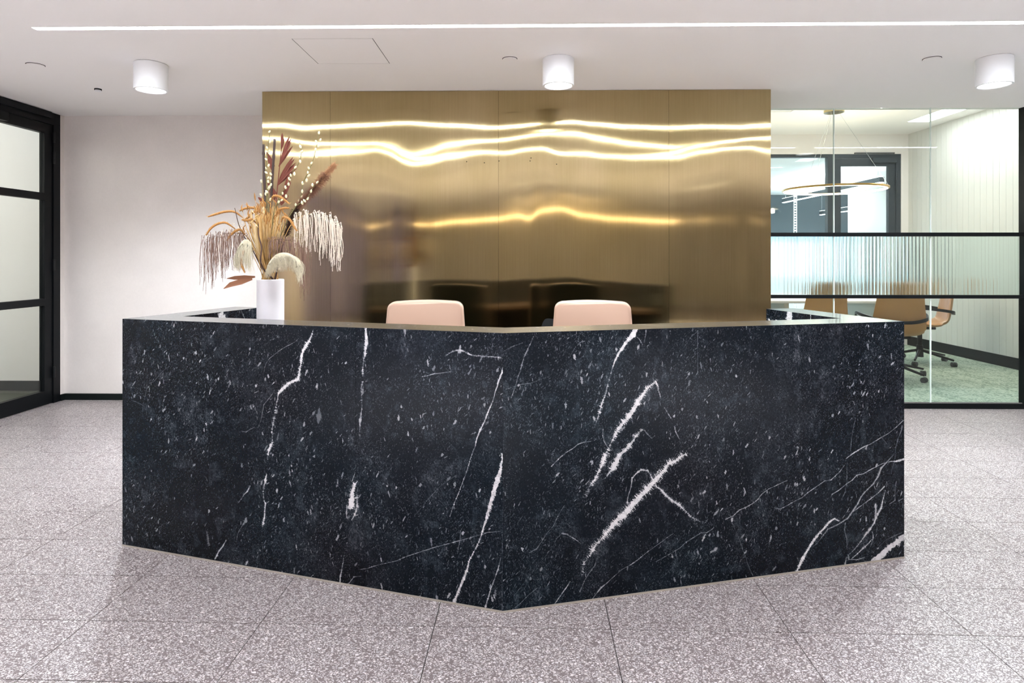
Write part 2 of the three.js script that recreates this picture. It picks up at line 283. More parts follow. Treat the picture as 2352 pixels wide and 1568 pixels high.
// terrazzo: angular pale chips packed in a mauve-grey binder, 1.2 m square
const TZ = 1.2, TN = 2048, cells = 176;
const cellX = new Float32Array(cells * cells), cellY = new Float32Array(cells * cells), cellW = new Float32Array(cells * cells), cellC = new Float32Array(cells * cells);
seedState = 99;
for (let i = 0; i < cells * cells; i++) { cellX[i] = rnd(); cellY[i] = rnd(); const r = rnd(); cellW[i] = r < 0.05 ? rr(0.35, 0.7) : rr(-0.08, 0.28); cellC[i] = rnd(); }
const terrazzo = texture(TN, TN, (x, y, c) => {
  const gx = x / TN * cells, gy = y / TN * cells, wx = gx + 0.55 * (vnoise(x * 0.125, y * 0.125) - 0.5), wy = gy + 0.55 * (vnoise(x * 0.125 + 77, y * 0.125 + 9) - 0.5);
  const xi = Math.floor(wx), yi = Math.floor(wy); let d1 = 9, d2 = 9, id = 0;
  for (let j = -2; j <= 2; j++) for (let i = -2; i <= 2; i++) {
    const cx = ((xi + i) % cells + cells) % cells, cy = ((yi + j) % cells + cells) % cells, k = cy * cells + cx;
    const dx = (xi + i + cellX[k] - wx), dy = (yi + j + cellY[k] - wy) * 1.25, sk = cellC[k] - 0.5, ex = dx + sk * dy * 0.8, q = Math.sqrt(ex * ex * 0.7 + dy * dy * 1.15) - cellW[k];
    if (q < d1) { d2 = d1; d1 = q; id = k; } else if (q < d2) d2 = q;
  }
  const cc = cellC[id], gap = 0.09 + 0.17 * ((cc * 7.3) % 1), chip = ((cc * 13.7) % 1) < 0.1 ? 0.1 : smooth(gap, gap + 0.12, d2 - d1 - 0.3 * Math.max(0, d1 - 0.2));
  const tone = 162 + 50 * ((cc * 31.1) % 1), warm = ((cc * 57.3) % 1), grain = 10 * (vnoise(x * 0.5, y * 0.5) - 0.5);
  c[0] = mix(108, tone + 1 + warm * 3, chip) + grain; c[1] = mix(97, tone - 4, chip) + grain; c[2] = mix(97, tone - 6 + 4 * (1 - warm), chip) + grain;
}, true);
terrazzo.repeat.set(1 / TZ, 1 / TZ);
M.terrazzo = new THREE.MeshPhysicalMaterial({ map: terrazzo, roughness: 0.36, specularIntensity: 0.7 });
M.grout = new THREE.MeshStandardMaterial({ color: 0x655c58, roughness: 0.9 });

// limewashed plaster, very faint trowel clouds
const plaster = texture(512, 512, (x, y, c) => { const n = fbm(x / 64, y / 64, 4) - 0.5 + 0.25 * (vnoise(x * 0.5, y * 0.35) - 0.5); c[0] = 226 + n * 12; c[1] = 219 + n * 12; c[2] = 215 + n * 12; });
plaster.repeat.set(0.5, 0.5); plaster.wrapS = plaster.wrapT = THREE.MirroredRepeatWrapping;
M.plaster = new THREE.MeshStandardMaterial({ map: plaster, roughness: 0.85 });
M.white = new THREE.MeshStandardMaterial({ color: 0xe9e6e3, roughness: 0.9 });
M.ceiling = new THREE.MeshStandardMaterial({ color: 0xf5f3f1, roughness: 0.95 });
M.wallWhite = new THREE.MeshStandardMaterial({ color: 0xe6e4df, roughness: 0.85 });
M.black = new THREE.MeshPhysicalMaterial({ color: 0x0a0d10, roughness: 0.45, specularIntensity: 0.35 });
M.blackSkirt = new THREE.MeshPhysicalMaterial({ color: 0x0e1514, roughness: 0.5, specularIntensity: 0.4 });
M.slateFrame = new THREE.MeshPhysicalMaterial({ color: 0x353f46, roughness: 0.45, specularIntensity: 0.5 });
M.voidDark = new THREE.MeshStandardMaterial({ color: 0x0a0a0a, roughness: 1 });
M.lampWhite = new THREE.MeshStandardMaterial({ color: 0xeff0f2, roughness: 0.5 });
M.glass = new THREE.MeshPhysicalMaterial({ color: 0xf9fdfc, transmission: 1, roughness: 0, thickness: 0, ior: 1.45, specularIntensity: 0.75 });
M.fluted = new THREE.MeshPhysicalMaterial({ color: 0xf0fbfa, transmission: 1, roughness: 0.12, thickness: 0.006, ior: 1.5 });
M.glassEdge = new THREE.MeshPhysicalMaterial({ color: 0xe3efe9, roughness: 0.3 });
const glow = (r, g, b, k) => new THREE.MeshStandardMaterial({ color: 0x222222, emissive: new THREE.Color(r, g, b), emissiveIntensity: k, roughness: 0.6 });
M.led = glow(1, 0.97, 0.93, 5);
M.lens = glow(1, 0.98, 0.95, 4);
M.warmLed = glow(1, 0.8, 0.56, 5);
M.coolLed = glow(1, 0.98, 0.95, 5);

// brass sheet: brushed upright, so that reflections smear sideways
const brushed = texture(1024, 512, (x, y, c) => { const n = fbm(x * 0.55, y * 0.012, 3) - 0.5, m = fbm(x / 120, y / 90, 4) - 0.5; c[0] = c[1] = c[2] = 205 + n * 46 + m * 46; }, false);
brushed.repeat.set(0.8, 0.8);
const brassTone = texture(1024, 512, (x, y, c) => { const m = fbm(x / 150, y / 150, 5) - 0.5, n = vnoise(x * 0.7, y * 0.02) - 0.5; c[0] = 174 + m * 26 + n * 6; c[1] = 156 + m * 26 + n * 6; c[2] = 116 + m * 30 + n * 6; });
brassTone.repeat.set(0.4, 0.4); brassTone.wrapS = brassTone.wrapT = brushed.wrapS = brushed.wrapT = THREE.MirroredRepeatWrapping;
M.brass = new THREE.MeshPhysicalMaterial({ map: brassTone, metalness: 1, roughness: 0.135, roughnessMap: brushed, anisotropy: 1, anisotropyRotation: 0 });

const carpet = texture(1024, 1024, (x, y, c) => {
  const n = fbm(x / 12, y / 18, 3), m = fbm(x / 90 + 9, y / 130, 3), s = vnoise(x * 0.5, y * 0.9), k = smooth(0.42, 0.66, n * 0.7 + m * 0.3 + (s - 0.5) * 0.28);
  c[0] = mix(184, 128, k) + (s - 0.5) * 24; c[1] = mix(196, 146, k) + (s - 0.5) * 24; c[2] = mix(180, 130, k) + (s - 0.5) * 24;
});
carpet.repeat.set(1.1, 1.1);
M.carpet = new THREE.MeshStandardMaterial({ map: carpet, roughness: 1 });
M.panelBoard = new THREE.MeshStandardMaterial({ color: 0xd6d7d3, roughness: 0.7 });
M.tan = new THREE.MeshPhysicalMaterial({ color: 0xb07f4c, roughness: 0.42, specularIntensity: 0.6 });
M.blush = new THREE.MeshPhysicalMaterial({ color: 0xb0917f, roughness: 0.55, specularIntensity: 0.5 });
M.blackMetal = new THREE.MeshPhysicalMaterial({ color: 0x15181a, roughness: 0.4, specularIntensity: 0.5 });
M.rubber = new THREE.MeshStandardMaterial({ color: 0x35393b, roughness: 0.6 });
M.chrome = new THREE.MeshStandardMaterial({ color: 0xc9ccce, roughness: 0.2, metalness: 1 });
M.walnut = new THREE.MeshStandardMaterial({ color: 0x4a3526, roughness: 0.45 });
M.tableWhite = new THREE.MeshStandardMaterial({ color: 0xeeeeec, roughness: 0.4 });
// ───────────── floor ─────────────
const floor = struct('floor', 'grey terrazzo tile floor of the lobby', 'floor');
part('screed', merge([box(-4.15, 6.2, -0.08, -0.0095, -5.22, 8.2), box(-4.15, 1.9, -0.08, -0.0095, -5.45, -5.22)]), M.grout, floor);
{
  const tw = 0.5942, td = 0.2952, px = 0.597, pz = 0.298, turn = -0.012, geos = [];
  seedState = 5;
  for (let k = 0; k < 12; k++) {
    const g = box(-tw / 2, tw / 2, -0.009, 0, -td / 2, td / 2), uv = g.attributes.uv, ou = rnd() * TZ, ov = rnd() * TZ, s = k % 2 ? -1 : 1;
    for (let i = 0; i < uv.count; i++) uv.setXY(i, uv.getX(i) * s + ou, uv.getY(i) * s + ov);
    geos.push(g);
  }
  for (let r = -4; r < 11; r++) for (let c = -8; c < 8; c++) {
    const lx = c * px, lz = -pz * (r + 0.5), x = lx * Math.cos(turn) + lz * Math.sin(turn), z = -2.09 - lx * Math.sin(turn) + lz * Math.cos(turn);
    if (x < -4.15 || (x > 1.9 && z < -5.22)) continue;
    const t = part('tile', geos[Math.floor(rnd() * 12)], M.terrazzo, floor); t.position.set(x, 0, z); t.rotation.y = turn;
  }
  part('terrazzo_field', merge([box(-4.02, 6.1, -0.009, -0.0005, -0.74, 8.0), box(4.62, 6.1, -0.009, -0.0005, -5.2, -0.75)]), M.terrazzo, floor);
}

// ───────────── ceiling with its recessed light slots and the access hatch ─────────────
const slotRect = (x0, x1, z0, z1) => { const p = new THREE.Path(); p.moveTo(x0, z0); p.lineTo(x0, z1); p.lineTo(x1, z1); p.lineTo(x1, z0); p.closePath(); return p; };
const SLOTS = [[-2.646, 4.7, -3.33, -3.29], [-3.3, 3.6, -1.775, -1.735]];
const HATCH = [-1.305, -0.85, -3.94, -3.49];
{
  const s = new THREE.Shape(); s.moveTo(-4.12, 8.2); s.lineTo(6.2, 8.2); s.lineTo(6.2, -5.206); s.lineTo(1.9, -5.206); s.lineTo(1.9, -5.45); s.lineTo(-4.12, -5.45); s.closePath();
  for (const r of SLOTS) s.holes.push(slotRect(...r));
  s.holes.push(slotRect(HATCH[0] - 0.004, HATCH[1] + 0.004, HATCH[2] - 0.004, HATCH[3] + 0.004));
  const g = new THREE.ExtrudeGeometry(s, { depth: 0.02, bevelEnabled: false }); g.rotateX(Math.PI / 2); g.translate(0, CEIL + 0.02, 0);
  const c = struct('ceiling', 'smooth white lobby ceiling', 'ceiling', g, M.ceiling);
  part('ceiling_void', merge([box(-4.12, 6.2, CEIL + 0.03, CEIL + 0.06, -5.19, 8.2), box(-4.12, 1.0, CEIL + 0.03, CEIL + 0.06, -5.45, -5.19)]), M.voidDark, c);
  part('access_panel', box(HATCH[0], HATCH[1], CEIL, CEIL + 0.018, HATCH[2], HATCH[3]), M.ceiling, c);
  part('gap_shade', merge([box(HATCH[0] - 0.004, HATCH[0], CEIL + 0.001, CEIL + 0.02, HATCH[2] - 0.004, HATCH[3] + 0.004), box(HATCH[1], HATCH[1] + 0.004, CEIL + 0.001, CEIL + 0.02, HATCH[2] - 0.004, HATCH[3] + 0.004), box(HATCH[0], HATCH[1], CEIL + 0.001, CEIL + 0.02, HATCH[2] - 0.004, HATCH[2]), box(HATCH[0], HATCH[1], CEIL + 0.001, CEIL + 0.02, HATCH[3], HATCH[3] + 0.004)]), M.voidDark, c);  // dark strips filling the hatch gap, standing in for its shade
}
function area(w, h, pos, look, color, k, parent = scene) {
  const l = new THREE.RectAreaLight(color, k, w, h); l.position.set(...pos); l.lookAt(look[0], look[1], look[2]); parent.add(l); return l;
}
const warmWhite = new THREE.Color(0.86, 0.94, 1), white = new THREE.Color(0.86, 0.94, 1), amber = new THREE.Color(1, 0.82, 0.6);
function slotLight([x0, x1, z0, z1], label) {
  const t = thing('linear_light', label, 'light', [(x0 + x1) / 2, CEIL, (z0 + z1) / 2], 'recessed linear lights');
  const w = x1 - x0, d = z1 - z0;
  part('diffuser', box(-w / 2 + 0.001, w / 2 - 0.001, 0.004, 0.012, -d / 2 + 0.001, d / 2 - 0.001), M.led, t);
  const l = new THREE.RectAreaLight(warmWhite, STRIP, w - 0.01, d - 0.004); l.position.set(0, 0.0025, 0); l.rotation.x = -Math.PI / 2; t.add(l);
}
slotLight(SLOTS[0], 'long thin glowing light line recessed across the white ceiling');
slotLight(SLOTS[1], 'second ceiling light line in front of the desk, mirrored in the brass');
function railLight(x0, z0, x1, z1, label) {          // slim surface profile between two points
  const L = Math.hypot(x1 - x0, z1 - z0), t = thing('linear_light', label, 'light', [(x0 + x1) / 2, CEIL, (z0 + z1) / 2], 'diagonal ceiling light lines');
  t.rotation.y = -Math.atan2(z1 - z0, x1 - x0);
  part('housing', box(-L / 2, L / 2, -0.012, 0, -0.018, 0.018), M.lampWhite, t);
  part('diffuser', box(-L / 2 + 0.004, L / 2 - 0.004, -0.016, -0.012, -0.014, 0.014), M.led, t);
  const l = new THREE.RectAreaLight(warmWhite, STRIP * 0.75, L - 0.01, 0.026); l.position.set(0, -0.0175, 0); l.rotation.x = -Math.PI / 2; t.add(l);
}
railLight(-2.9, -2.86, -0.7, -1.95, 'diagonal ceiling light line from the door side, mirrored in the brass');
railLight(-2.45, -1.9, -1.95, -2.16, 'short diagonal ceiling light line nearest the door, mirrored in the brass');
railLight(-1.36, -2.37, 0.3, -2.88, 'diagonal ceiling light line over the vase side, mirrored in the brass');
railLight(0.42, -2.88, 1.75, -2.42, 'diagonal ceiling light line over the desk point, mirrored in the brass');
railLight(1.3, -1.85, 2.75, -2.86, 'diagonal ceiling light line on the glass side, mirrored in the brass');

// ───────────── walls of the lobby ─────────────
struct('wall_back', 'pale plaster wall between the black door and the brass', 'wall', box(-4.12, -1.0, 0, CEIL, -5.47, -5.37), M.plaster);
struct('baseboard_back', 'black skirting along the pale plaster wall', 'baseboard', box(-4.02, -1.9, 0, 0.055, -5.37, -5.358), M.blackSkirt);
struct('wall_left', 'narrow plaster return beside the black door frame', 'wall', box(-4.12, -4.025, 0, CEIL, -5.37, -5.318), M.plaster);
struct('wall_left_near', 'plaster lobby wall before the black door', 'wall', box(-4.12, -4.02, 0, CEIL, -4.33, 1.2), M.plaster);
struct('wall_left_lobby', 'unseen lobby wall on the door side, tinted lavender for the purple in the brass reflection', 'wall', box(-4.12, -4.02, 0, CEIL, 1.2, 8.2), new THREE.MeshStandardMaterial({ color: 0xa8a6d8, roughness: 0.8 }));  // lavender put into the wall colour to tint the brass reflection purple
struct('baseboard_left', 'short black skirting beside the door frame', 'baseboard', box(-4.024, -4.012, 0, 0.055, -5.358, -5.318), M.blackSkirt);
struct('wall_right', 'lobby wall on the glass side', 'wall', box(6.1, 6.2, 0, CEIL, -5.2, 8.2), M.wallWhite);
struct('wall_front', 'far lobby wall behind the viewer', 'wall', box(-4.12, 6.2, 0, CEIL, 8.1, 8.2), M.wallWhite);
{
  const t = thing('cove_light', 'warm light line high on the far lobby wall, mirrored in the brass', 'light', [0.6, 2.3, 8.09]);
  part('housing', box(-4.2, 4.2, -0.02, 0.06, -0.04, 0.01), M.lampWhite, t);
  part('diffuser', box(-4.15, 4.15, -0.012, 0.05, -0.048, -0.04), M.warmLed, t);
  area(8.3, 0.05, [0, 0.02, -0.055], [0.6, 2.3, 0], amber, LOBBY, t);
}

// ───────────── brass-clad wall ─────────────
const BX0 = -1.943, BX1 = 1.833, BZ = -4.59;
const warpRows = [
  [2.237, [-1.93, 6, -1.78, 8.2, -1.62, -2.5, -1.43, 2, -1.2, 7.2, -0.87, 14.6, -0.54, 6, -0.19, -4, -0.04, 1.2, 0.12, 8.9, 0.37, 16.4, 0.53, 8.2, 0.78, -1.7, 1.08, -6.2, 1.35, -2.7, 1.6, -5.5, 1.68, -1.7, 1.83, 2]],
  [2.017, [-1.93, 4.2, -1.78, 3.2, -1.53, -0.7, -1.28, 3.7, -1.08, 9.5, -0.98, 1.2, -0.88, -14.9, -0.8, -21.8, -0.7, -17.3, -0.54, -6, -0.29, 3.9, -0.12, 1.9, 0.04, 9.6, 0.14, 11.8, 0.29, 0.2, 0.45, 0.1, 0.62, -5.5, 0.86, -8.4, 1.11, -8.6, 1.35, 4, 1.52, 10.7, 1.66, 13.7, 1.83, 3.6]],
  [1.577, [-1.93, 7.5, -1.75, 7.5, -1.43, 6.1, -1.28, -4.2, -1.15, -10.7, -0.95, -5.5, -0.7, -7.6, -0.45, -3.1, -0.19, -0.5, -0.02, 3.3, 0.06, -1.1, 0.12, 8.4, 0.29, 10.9, 0.45, 3.2, 0.7, -0.7, 1.08, -3.3, 1.35, -2.1, 1.6, -1.4, 1.83, -6.5]],
  [1.05, [-1.93, -4, -1.4, -3, -1.0, 2, -0.6, 5, -0.2, 1, 0.1, 6, 0.35, 10, 0.6, 2, 0.9, -4, 1.3, -3, 1.83, 1]],
];
const tableAt = (t, x) => { let i = 0; while (i + 4 < t.length && t[i + 2] < x) i += 2; return mix(t[i + 1], t[i + 3], smooth(t[i], t[i + 2], x)); };
function warpSlope(x, y) {                         // how far the sheet leans out of true, metres per metre
  const s = warpRows.map(([, t]) => { let a = 0; for (let k = -2; k <= 2; k++) a += tableAt(t, x + k * 0.025) * [1, 4, 6, 4, 1][k + 2] / 16; return a / 1000; }), Y = warpRows.map(r => r[0]);
  if (y >= Y[0]) return s[0] * smooth(2.49, 2.33, y);
  for (let i = 0; i < 3; i++) if (y >= Y[i + 1]) return mix(s[i + 1], s[i], smooth(Y[i + 1], Y[i], y));
  return s[3] * smooth(0, 0.8, y);
}
{
  const wall = struct('wall_centre', 'wall clad in wavy brushed brass sheets behind the desk', 'wall');
  part('core', box(BX0 + 0.01, BX1 - 0.01, 0, CEIL, -5.3, BZ - 0.014), M.voidDark, wall);
  part('side_return', box(BX0, BX0 + 0.006, 0, CEIL, -5.36, BZ - 0.006), M.brass, wall);
  part('side_return', box(BX1 - 0.006, BX1, 0, CEIL, -5.3, BZ - 0.006), M.brass, wall);
  const seams = [BX0, -1.431, -0.176, 1.083, BX1], ny = 240;
  for (let s = 0; s < 4; s++) {
    const x0 = seams[s] + (s ? 0.0007 : 0), x1 = seams[s + 1] - (s < 3 ? 0.0007 : 0), nx = Math.ceil((x1 - x0) / 0.015), pos = [], uv = [], idx = [];
    for (let i = 0; i <= nx; i++) {
      const x = mix(x0, x1, i / nx); let h = 0;
      for (let j = 0; j <= ny; j++) {
        const y = CEIL - 0.002 - (CEIL - 0.004) * j / ny; if (j) h -= warpSlope(x, y + 0.5 * (CEIL - 0.004) / ny) * (CEIL - 0.004) / ny;
        pos.push(x, y, BZ + h); uv.push(x, y);
      }
    }
    for (let i = 0; i < nx; i++) for (let j = 0; j < ny; j++) { const a = i * (ny + 1) + j, b = a + ny + 1; idx.push(a, a + 1, b, b, a + 1, b + 1); }
    const g = new THREE.BufferGeometry(); g.setAttribute('position', new THREE.Float32BufferAttribute(pos, 3)); g.setAttribute('uv', new THREE.Float32BufferAttribute(uv, 2)); g.setIndex(idx); g.computeVertexNormals();
    part('brass_sheet', g, M.brass, wall);
  }
  const hole = new THREE.CylinderGeometry(0.0035, 0.0035, 0.02, 10); hole.rotateX(Math.PI / 2);
  for (const [zx, zy] of [[935, 328], [1015, 333], [1081, 325], [1225, 312], [1221, 325], [1340, 340]]) {
    const m = part('screw_hole', hole, M.voidDark, wall), x = -1.943 + (zx - 8) / 2288 * 3.776, y = 2.49 - (zy - 8) / 1.96 / 1420 * 4.6; m.position.set(x, y, BZ + 0.0);
    let h = 0; for (let yy = CEIL; yy > y; yy -= 0.01) h -= warpSlope(x, yy) * 0.01; m.position.z = BZ + h - 0.0092;
  }
}

// ───────────── door on the left and the room behind it ─────────────
{
  const d = struct('door_1', 'black steel framed glass door with three panes', 'door');
  const z0 = -5.315, z1 = -4.33, x0 = -4.085, x1 = -4.02;
  part('door_frame', merge([box(x0, x1, 0, CEIL - 0.004, z0, z0 + 0.075), box(x0, x1, 0, CEIL - 0.004, z1 - 0.075, z1), box(x0, x1, 2.385, CEIL - 0.004, z0 + 0.075, z1 - 0.075)]), M.black, d);
  part('head_track', box(x1, x1 + 0.02, 2.432, CEIL - 0.006, z0 + 0.12, z1), M.black, d);
  const a = z0 + 0.079, b = z1 - 0.079, g0 = a + 0.085, g1 = b - 0.085, lx0 = -4.075, lx1 = -4.03;
  const leaf = part('door_leaf', merge([box(lx0, lx1, 0.006, 2.381, a, g0), box(lx0, lx1, 0.006, 2.381, g1, b), box(lx0, lx1, 2.3, 2.381, g0, g1), box(lx0, lx1, 0.006, 0.121, g0, g1),
    box(lx0, lx1 + 0.003, 1.734, 1.793, g0 - 0.012, g1 + 0.012), box(lx0, lx1 + 0.003, 0.842, 0.901, g0 - 0.012, g1 + 0.012)]), M.black, d);
  for (const [y0, y1] of [[0.121, 0.842], [0.901, 1.734], [1.793, 2.3]]) part('pane', box(-4.056, -4.05, y0, y1, g0, g1), M.glass, leaf);
  for (const [y0, y1] of [[2.234, 2.321], [2.053, 2.154], [1.137, 1.233], [0.218, 0.313]]) part('hinge', bar(V3(-4.015, y0, z0 + 0.077), V3(-4.015, y1, z0 + 0.077), 0.009, 10), M.blackMetal, d);
  part('door_closer', rbox(0.05, 0.07, 0.22, 0.006, -4.005, 2.34, -4.62), M.black, d);
  struct('wall_side_room', 'white walls of the room behind the black door', 'wall', merge([box(-6.2, -4.09, 0, 2.7, -5.84, -5.74), box(-6.3, -6.2, 0, 2.7, -5.84, -2.4), box(-6.3, -4.12, 0, 2.7, -2.5, -2.4), box(-4.12, -4.09, 0, 2.7, -5.74, -5.47)]), M.white);
  struct('ceiling_side_room', 'white ceiling of the room behind the black door', 'ceiling', box(-6.3, -4.12, 2.7, 2.75, -5.84, -2.4), M.ceiling);
  struct('floor_side_room', 'dark floor of the room behind the black door', 'floor', box(-6.3, -4.15, -0.05, -0.002, -5.84, -2.4), new THREE.MeshStandardMaterial({ color: 0x55554c, roughness: 0.5 }));
  struct('baseboard_side_room', 'dark skirting in the room behind the black door', 'baseboard', box(-6.2, -4.12, 0, 0.09, -5.74, -5.725), M.blackSkirt);
  const p = thing('panel_light', 'square ceiling panel in the room behind the black door', 'light', [-5.2, 2.7, -3.5]);
  part('frame', box(-0.31, 0.31, -0.012, 0, -0.31, 0.31), M.lampWhite, p); part('diffuser', box(-0.29, 0.29, -0.016, -0.012, -0.29, 0.29), M.lens, p);
  area(0.57, 0.57, [0, -0.018, 0], [-5.2, 0, -3.5], new THREE.Color(1, 0.96, 0.89), SIDE, p);
}
// ───────────── ceiling fittings ─────────────
function downlight(x, z, label, power = DOWN, cone = 0.395) {
  const t = thing('downlight', label, 'light', [x, CEIL, z], 'white cylinder downlights');
  const R = 0.098, Hh = 0.17;
  const pts = [[0.0, 0], [R - 0.004, 0], [R, -0.004], [R, -Hh + 0.003], [R - 0.003, -Hh], [R - 0.012, -Hh], [R - 0.014, -Hh + 0.012], [0, -Hh + 0.012]].map(p => new THREE.Vector2(...p));
  part('housing', new THREE.LatheGeometry(pts.reverse(), 40), M.lampWhite, t);
  part('lens', cyl(R - 0.014, R - 0.014, 0.006, 0, -Hh + 0.007, 0, 40), M.lens, t);
  const s = new THREE.SpotLight(white, power, 0, Math.PI * cone, 0.45, 2); s.position.set(0, -Hh - 0.001, 0); s.target.position.set(0, -3, 0); s.shadow.radius = 2.6; s.castShadow = true; t.add(s); t.add(s.target);
}
downlight(-2.383, -3.93, 'white cylinder downlight near the black door');
downlight(0.226, -3.87, 'white cylinder downlight in front of the brass wall');
downlight(2.94, -3.9, 'white cylinder downlight on the glass side');
for (const [z, row, share] of [[0.3, 'first', 1], [2.9, 'second', 0.2], [5.5, 'third', 0.12]]) for (const [x, side] of [[-2.383, 'on the window side'], [0.226, 'in the middle'], [2.94, 'on the far side']])  // unseen rows added only to bounce light onto the ceiling
  downlight(x, z, `added unseen downlight behind the viewer for ceiling bounce, ${row} row, ${side}`, REAR_FILL * share, 0.175);
function roundel(x, z, r, label) {
  const t = thing('ceiling_speaker', label, 'speaker', [x, CEIL, z], 'flat round ceiling covers');
  part('rim', cyl(r, r, 0.002, 0, -0.001, 0, 40), M.voidDark, t);
  part('cover', cyl(r - 0.003, r - 0.001, 0.006, 0, -0.005, 0, 40), M.ceiling, t);
}
roundel(-3.134, -3.93, 0.052, 'flat round ceiling cover nearest the black door');
roundel(-0.077, -3.86, 0.047, 'flat round ceiling cover beside the middle downlight');
roundel(2.556, -3.9, 0.052, 'flat round ceiling cover beside the right downlight');
{
  const t = thing('sprinkler', 'small sprinkler cap with a dark ring on the ceiling', 'sprinkler', [-3.122, CEIL, -4.5]);
  part('ring', cyl(0.024, 0.024, 0.01, 0, -0.005, 0, 24), M.voidDark, t); part('cap', cyl(0.02, 0.023, 0.008, 0, -0.014, 0, 24), M.lampWhite, t);
}

// ───────────── reception desk ─────────────
const DL = [-1.735, -2.655], DC = [-0.068, -2.177], DR = [1.59, -2.60], DT = 0.165, WING = 0.68;
const unit = (a, b) => { const x = b[0] - a[0], z = b[1] - a[1], l = Math.hypot(x, z); return [x / l, z / l]; };
const aL = unit(DL, DC), aR = unit(DR, DC), bL = [aL[1], -aL[0]], bR = [-aR[1], aR[0]];
const kC = 1 / (1 + bL[0] * bR[0] + bL[1] * bR[1]), mC = [(bL[0] + bR[0]) * kC, (bL[1] + bR[1]) * kC];
const at = (p, ...vs) => { let [x, z] = p; for (const [v, k] of vs) { x += v[0] * k; z += v[1] * k; } return [x, z]; };
const side = { left: { E: DL, a: aL, b: bL, len: FL }, right: { E: DR, a: aR, b: bR, len: FR } };
// plan point on a desk line: 'front' runs from the outer corner to the point, 'wing' from the outer corner back
const plan = (s, run, d) => o => { const { E, a, b } = side[s]; return run === 'front' ? (d === 'corner' ? at(E, [a, o], [b, o]) : d === 'point' ? at(DC, [mC, o]) : at(E, [a, d], [b, o])) : (d === 'corner' ? at(E, [a, o], [b, o]) : at(E, [b, d], [a, o])); };
function prism(P0, P1, section, uvOf) {               // section: [offset, height] outline; swept from P0 to P1 with mitred ends
  const A = section.map(([o, y]) => { const [x, z] = P0(o); return V3(x, y, z); }), B = section.map(([o, y]) => { const [x, z] = P1(o); return V3(x, y, z); });
  const tri = [], n = A.length;
  for (let i = 0; i < n; i++) { const j = (i + 1) % n; tri.push([A[i], B[i], B[j]], [A[i], B[j], A[j]]); }
  for (let i = 1; i < n - 1; i++) tri.push([A[0], A[i], A[i + 1]], [B[0], B[i + 1], B[i]]);
  const mid = V3(); for (const p of [...A, ...B]) mid.addScaledVector(p, 1 / (2 * n));
  const pos = [], uv = [], nor = [];
  for (let [p, q, r] of tri) {
    const nn = V3().crossVectors(V3().subVectors(q, p), V3().subVectors(r, p)); if (nn.lengthSq() < 1e-16) continue; nn.normalize();
    const c = V3().addVectors(p, q).add(r).multiplyScalar(1 / 3).sub(mid); if (nn.dot(c) < 0) { [q, r] = [r, q]; nn.negate(); }
    for (const v of [p, q, r]) { pos.push(v.x, v.y, v.z); nor.push(nn.x, nn.y, nn.z); uv.push(...uvOf(v, nn)); }
  }
  const g = new THREE.BufferGeometry(); g.setAttribute('position', new THREE.Float32BufferAttribute(pos, 3)); g.setAttribute('normal', new THREE.Float32BufferAttribute(nor, 3)); g.setAttribute('uv', new THREE.Float32BufferAttribute(uv, 2)); return g;
}
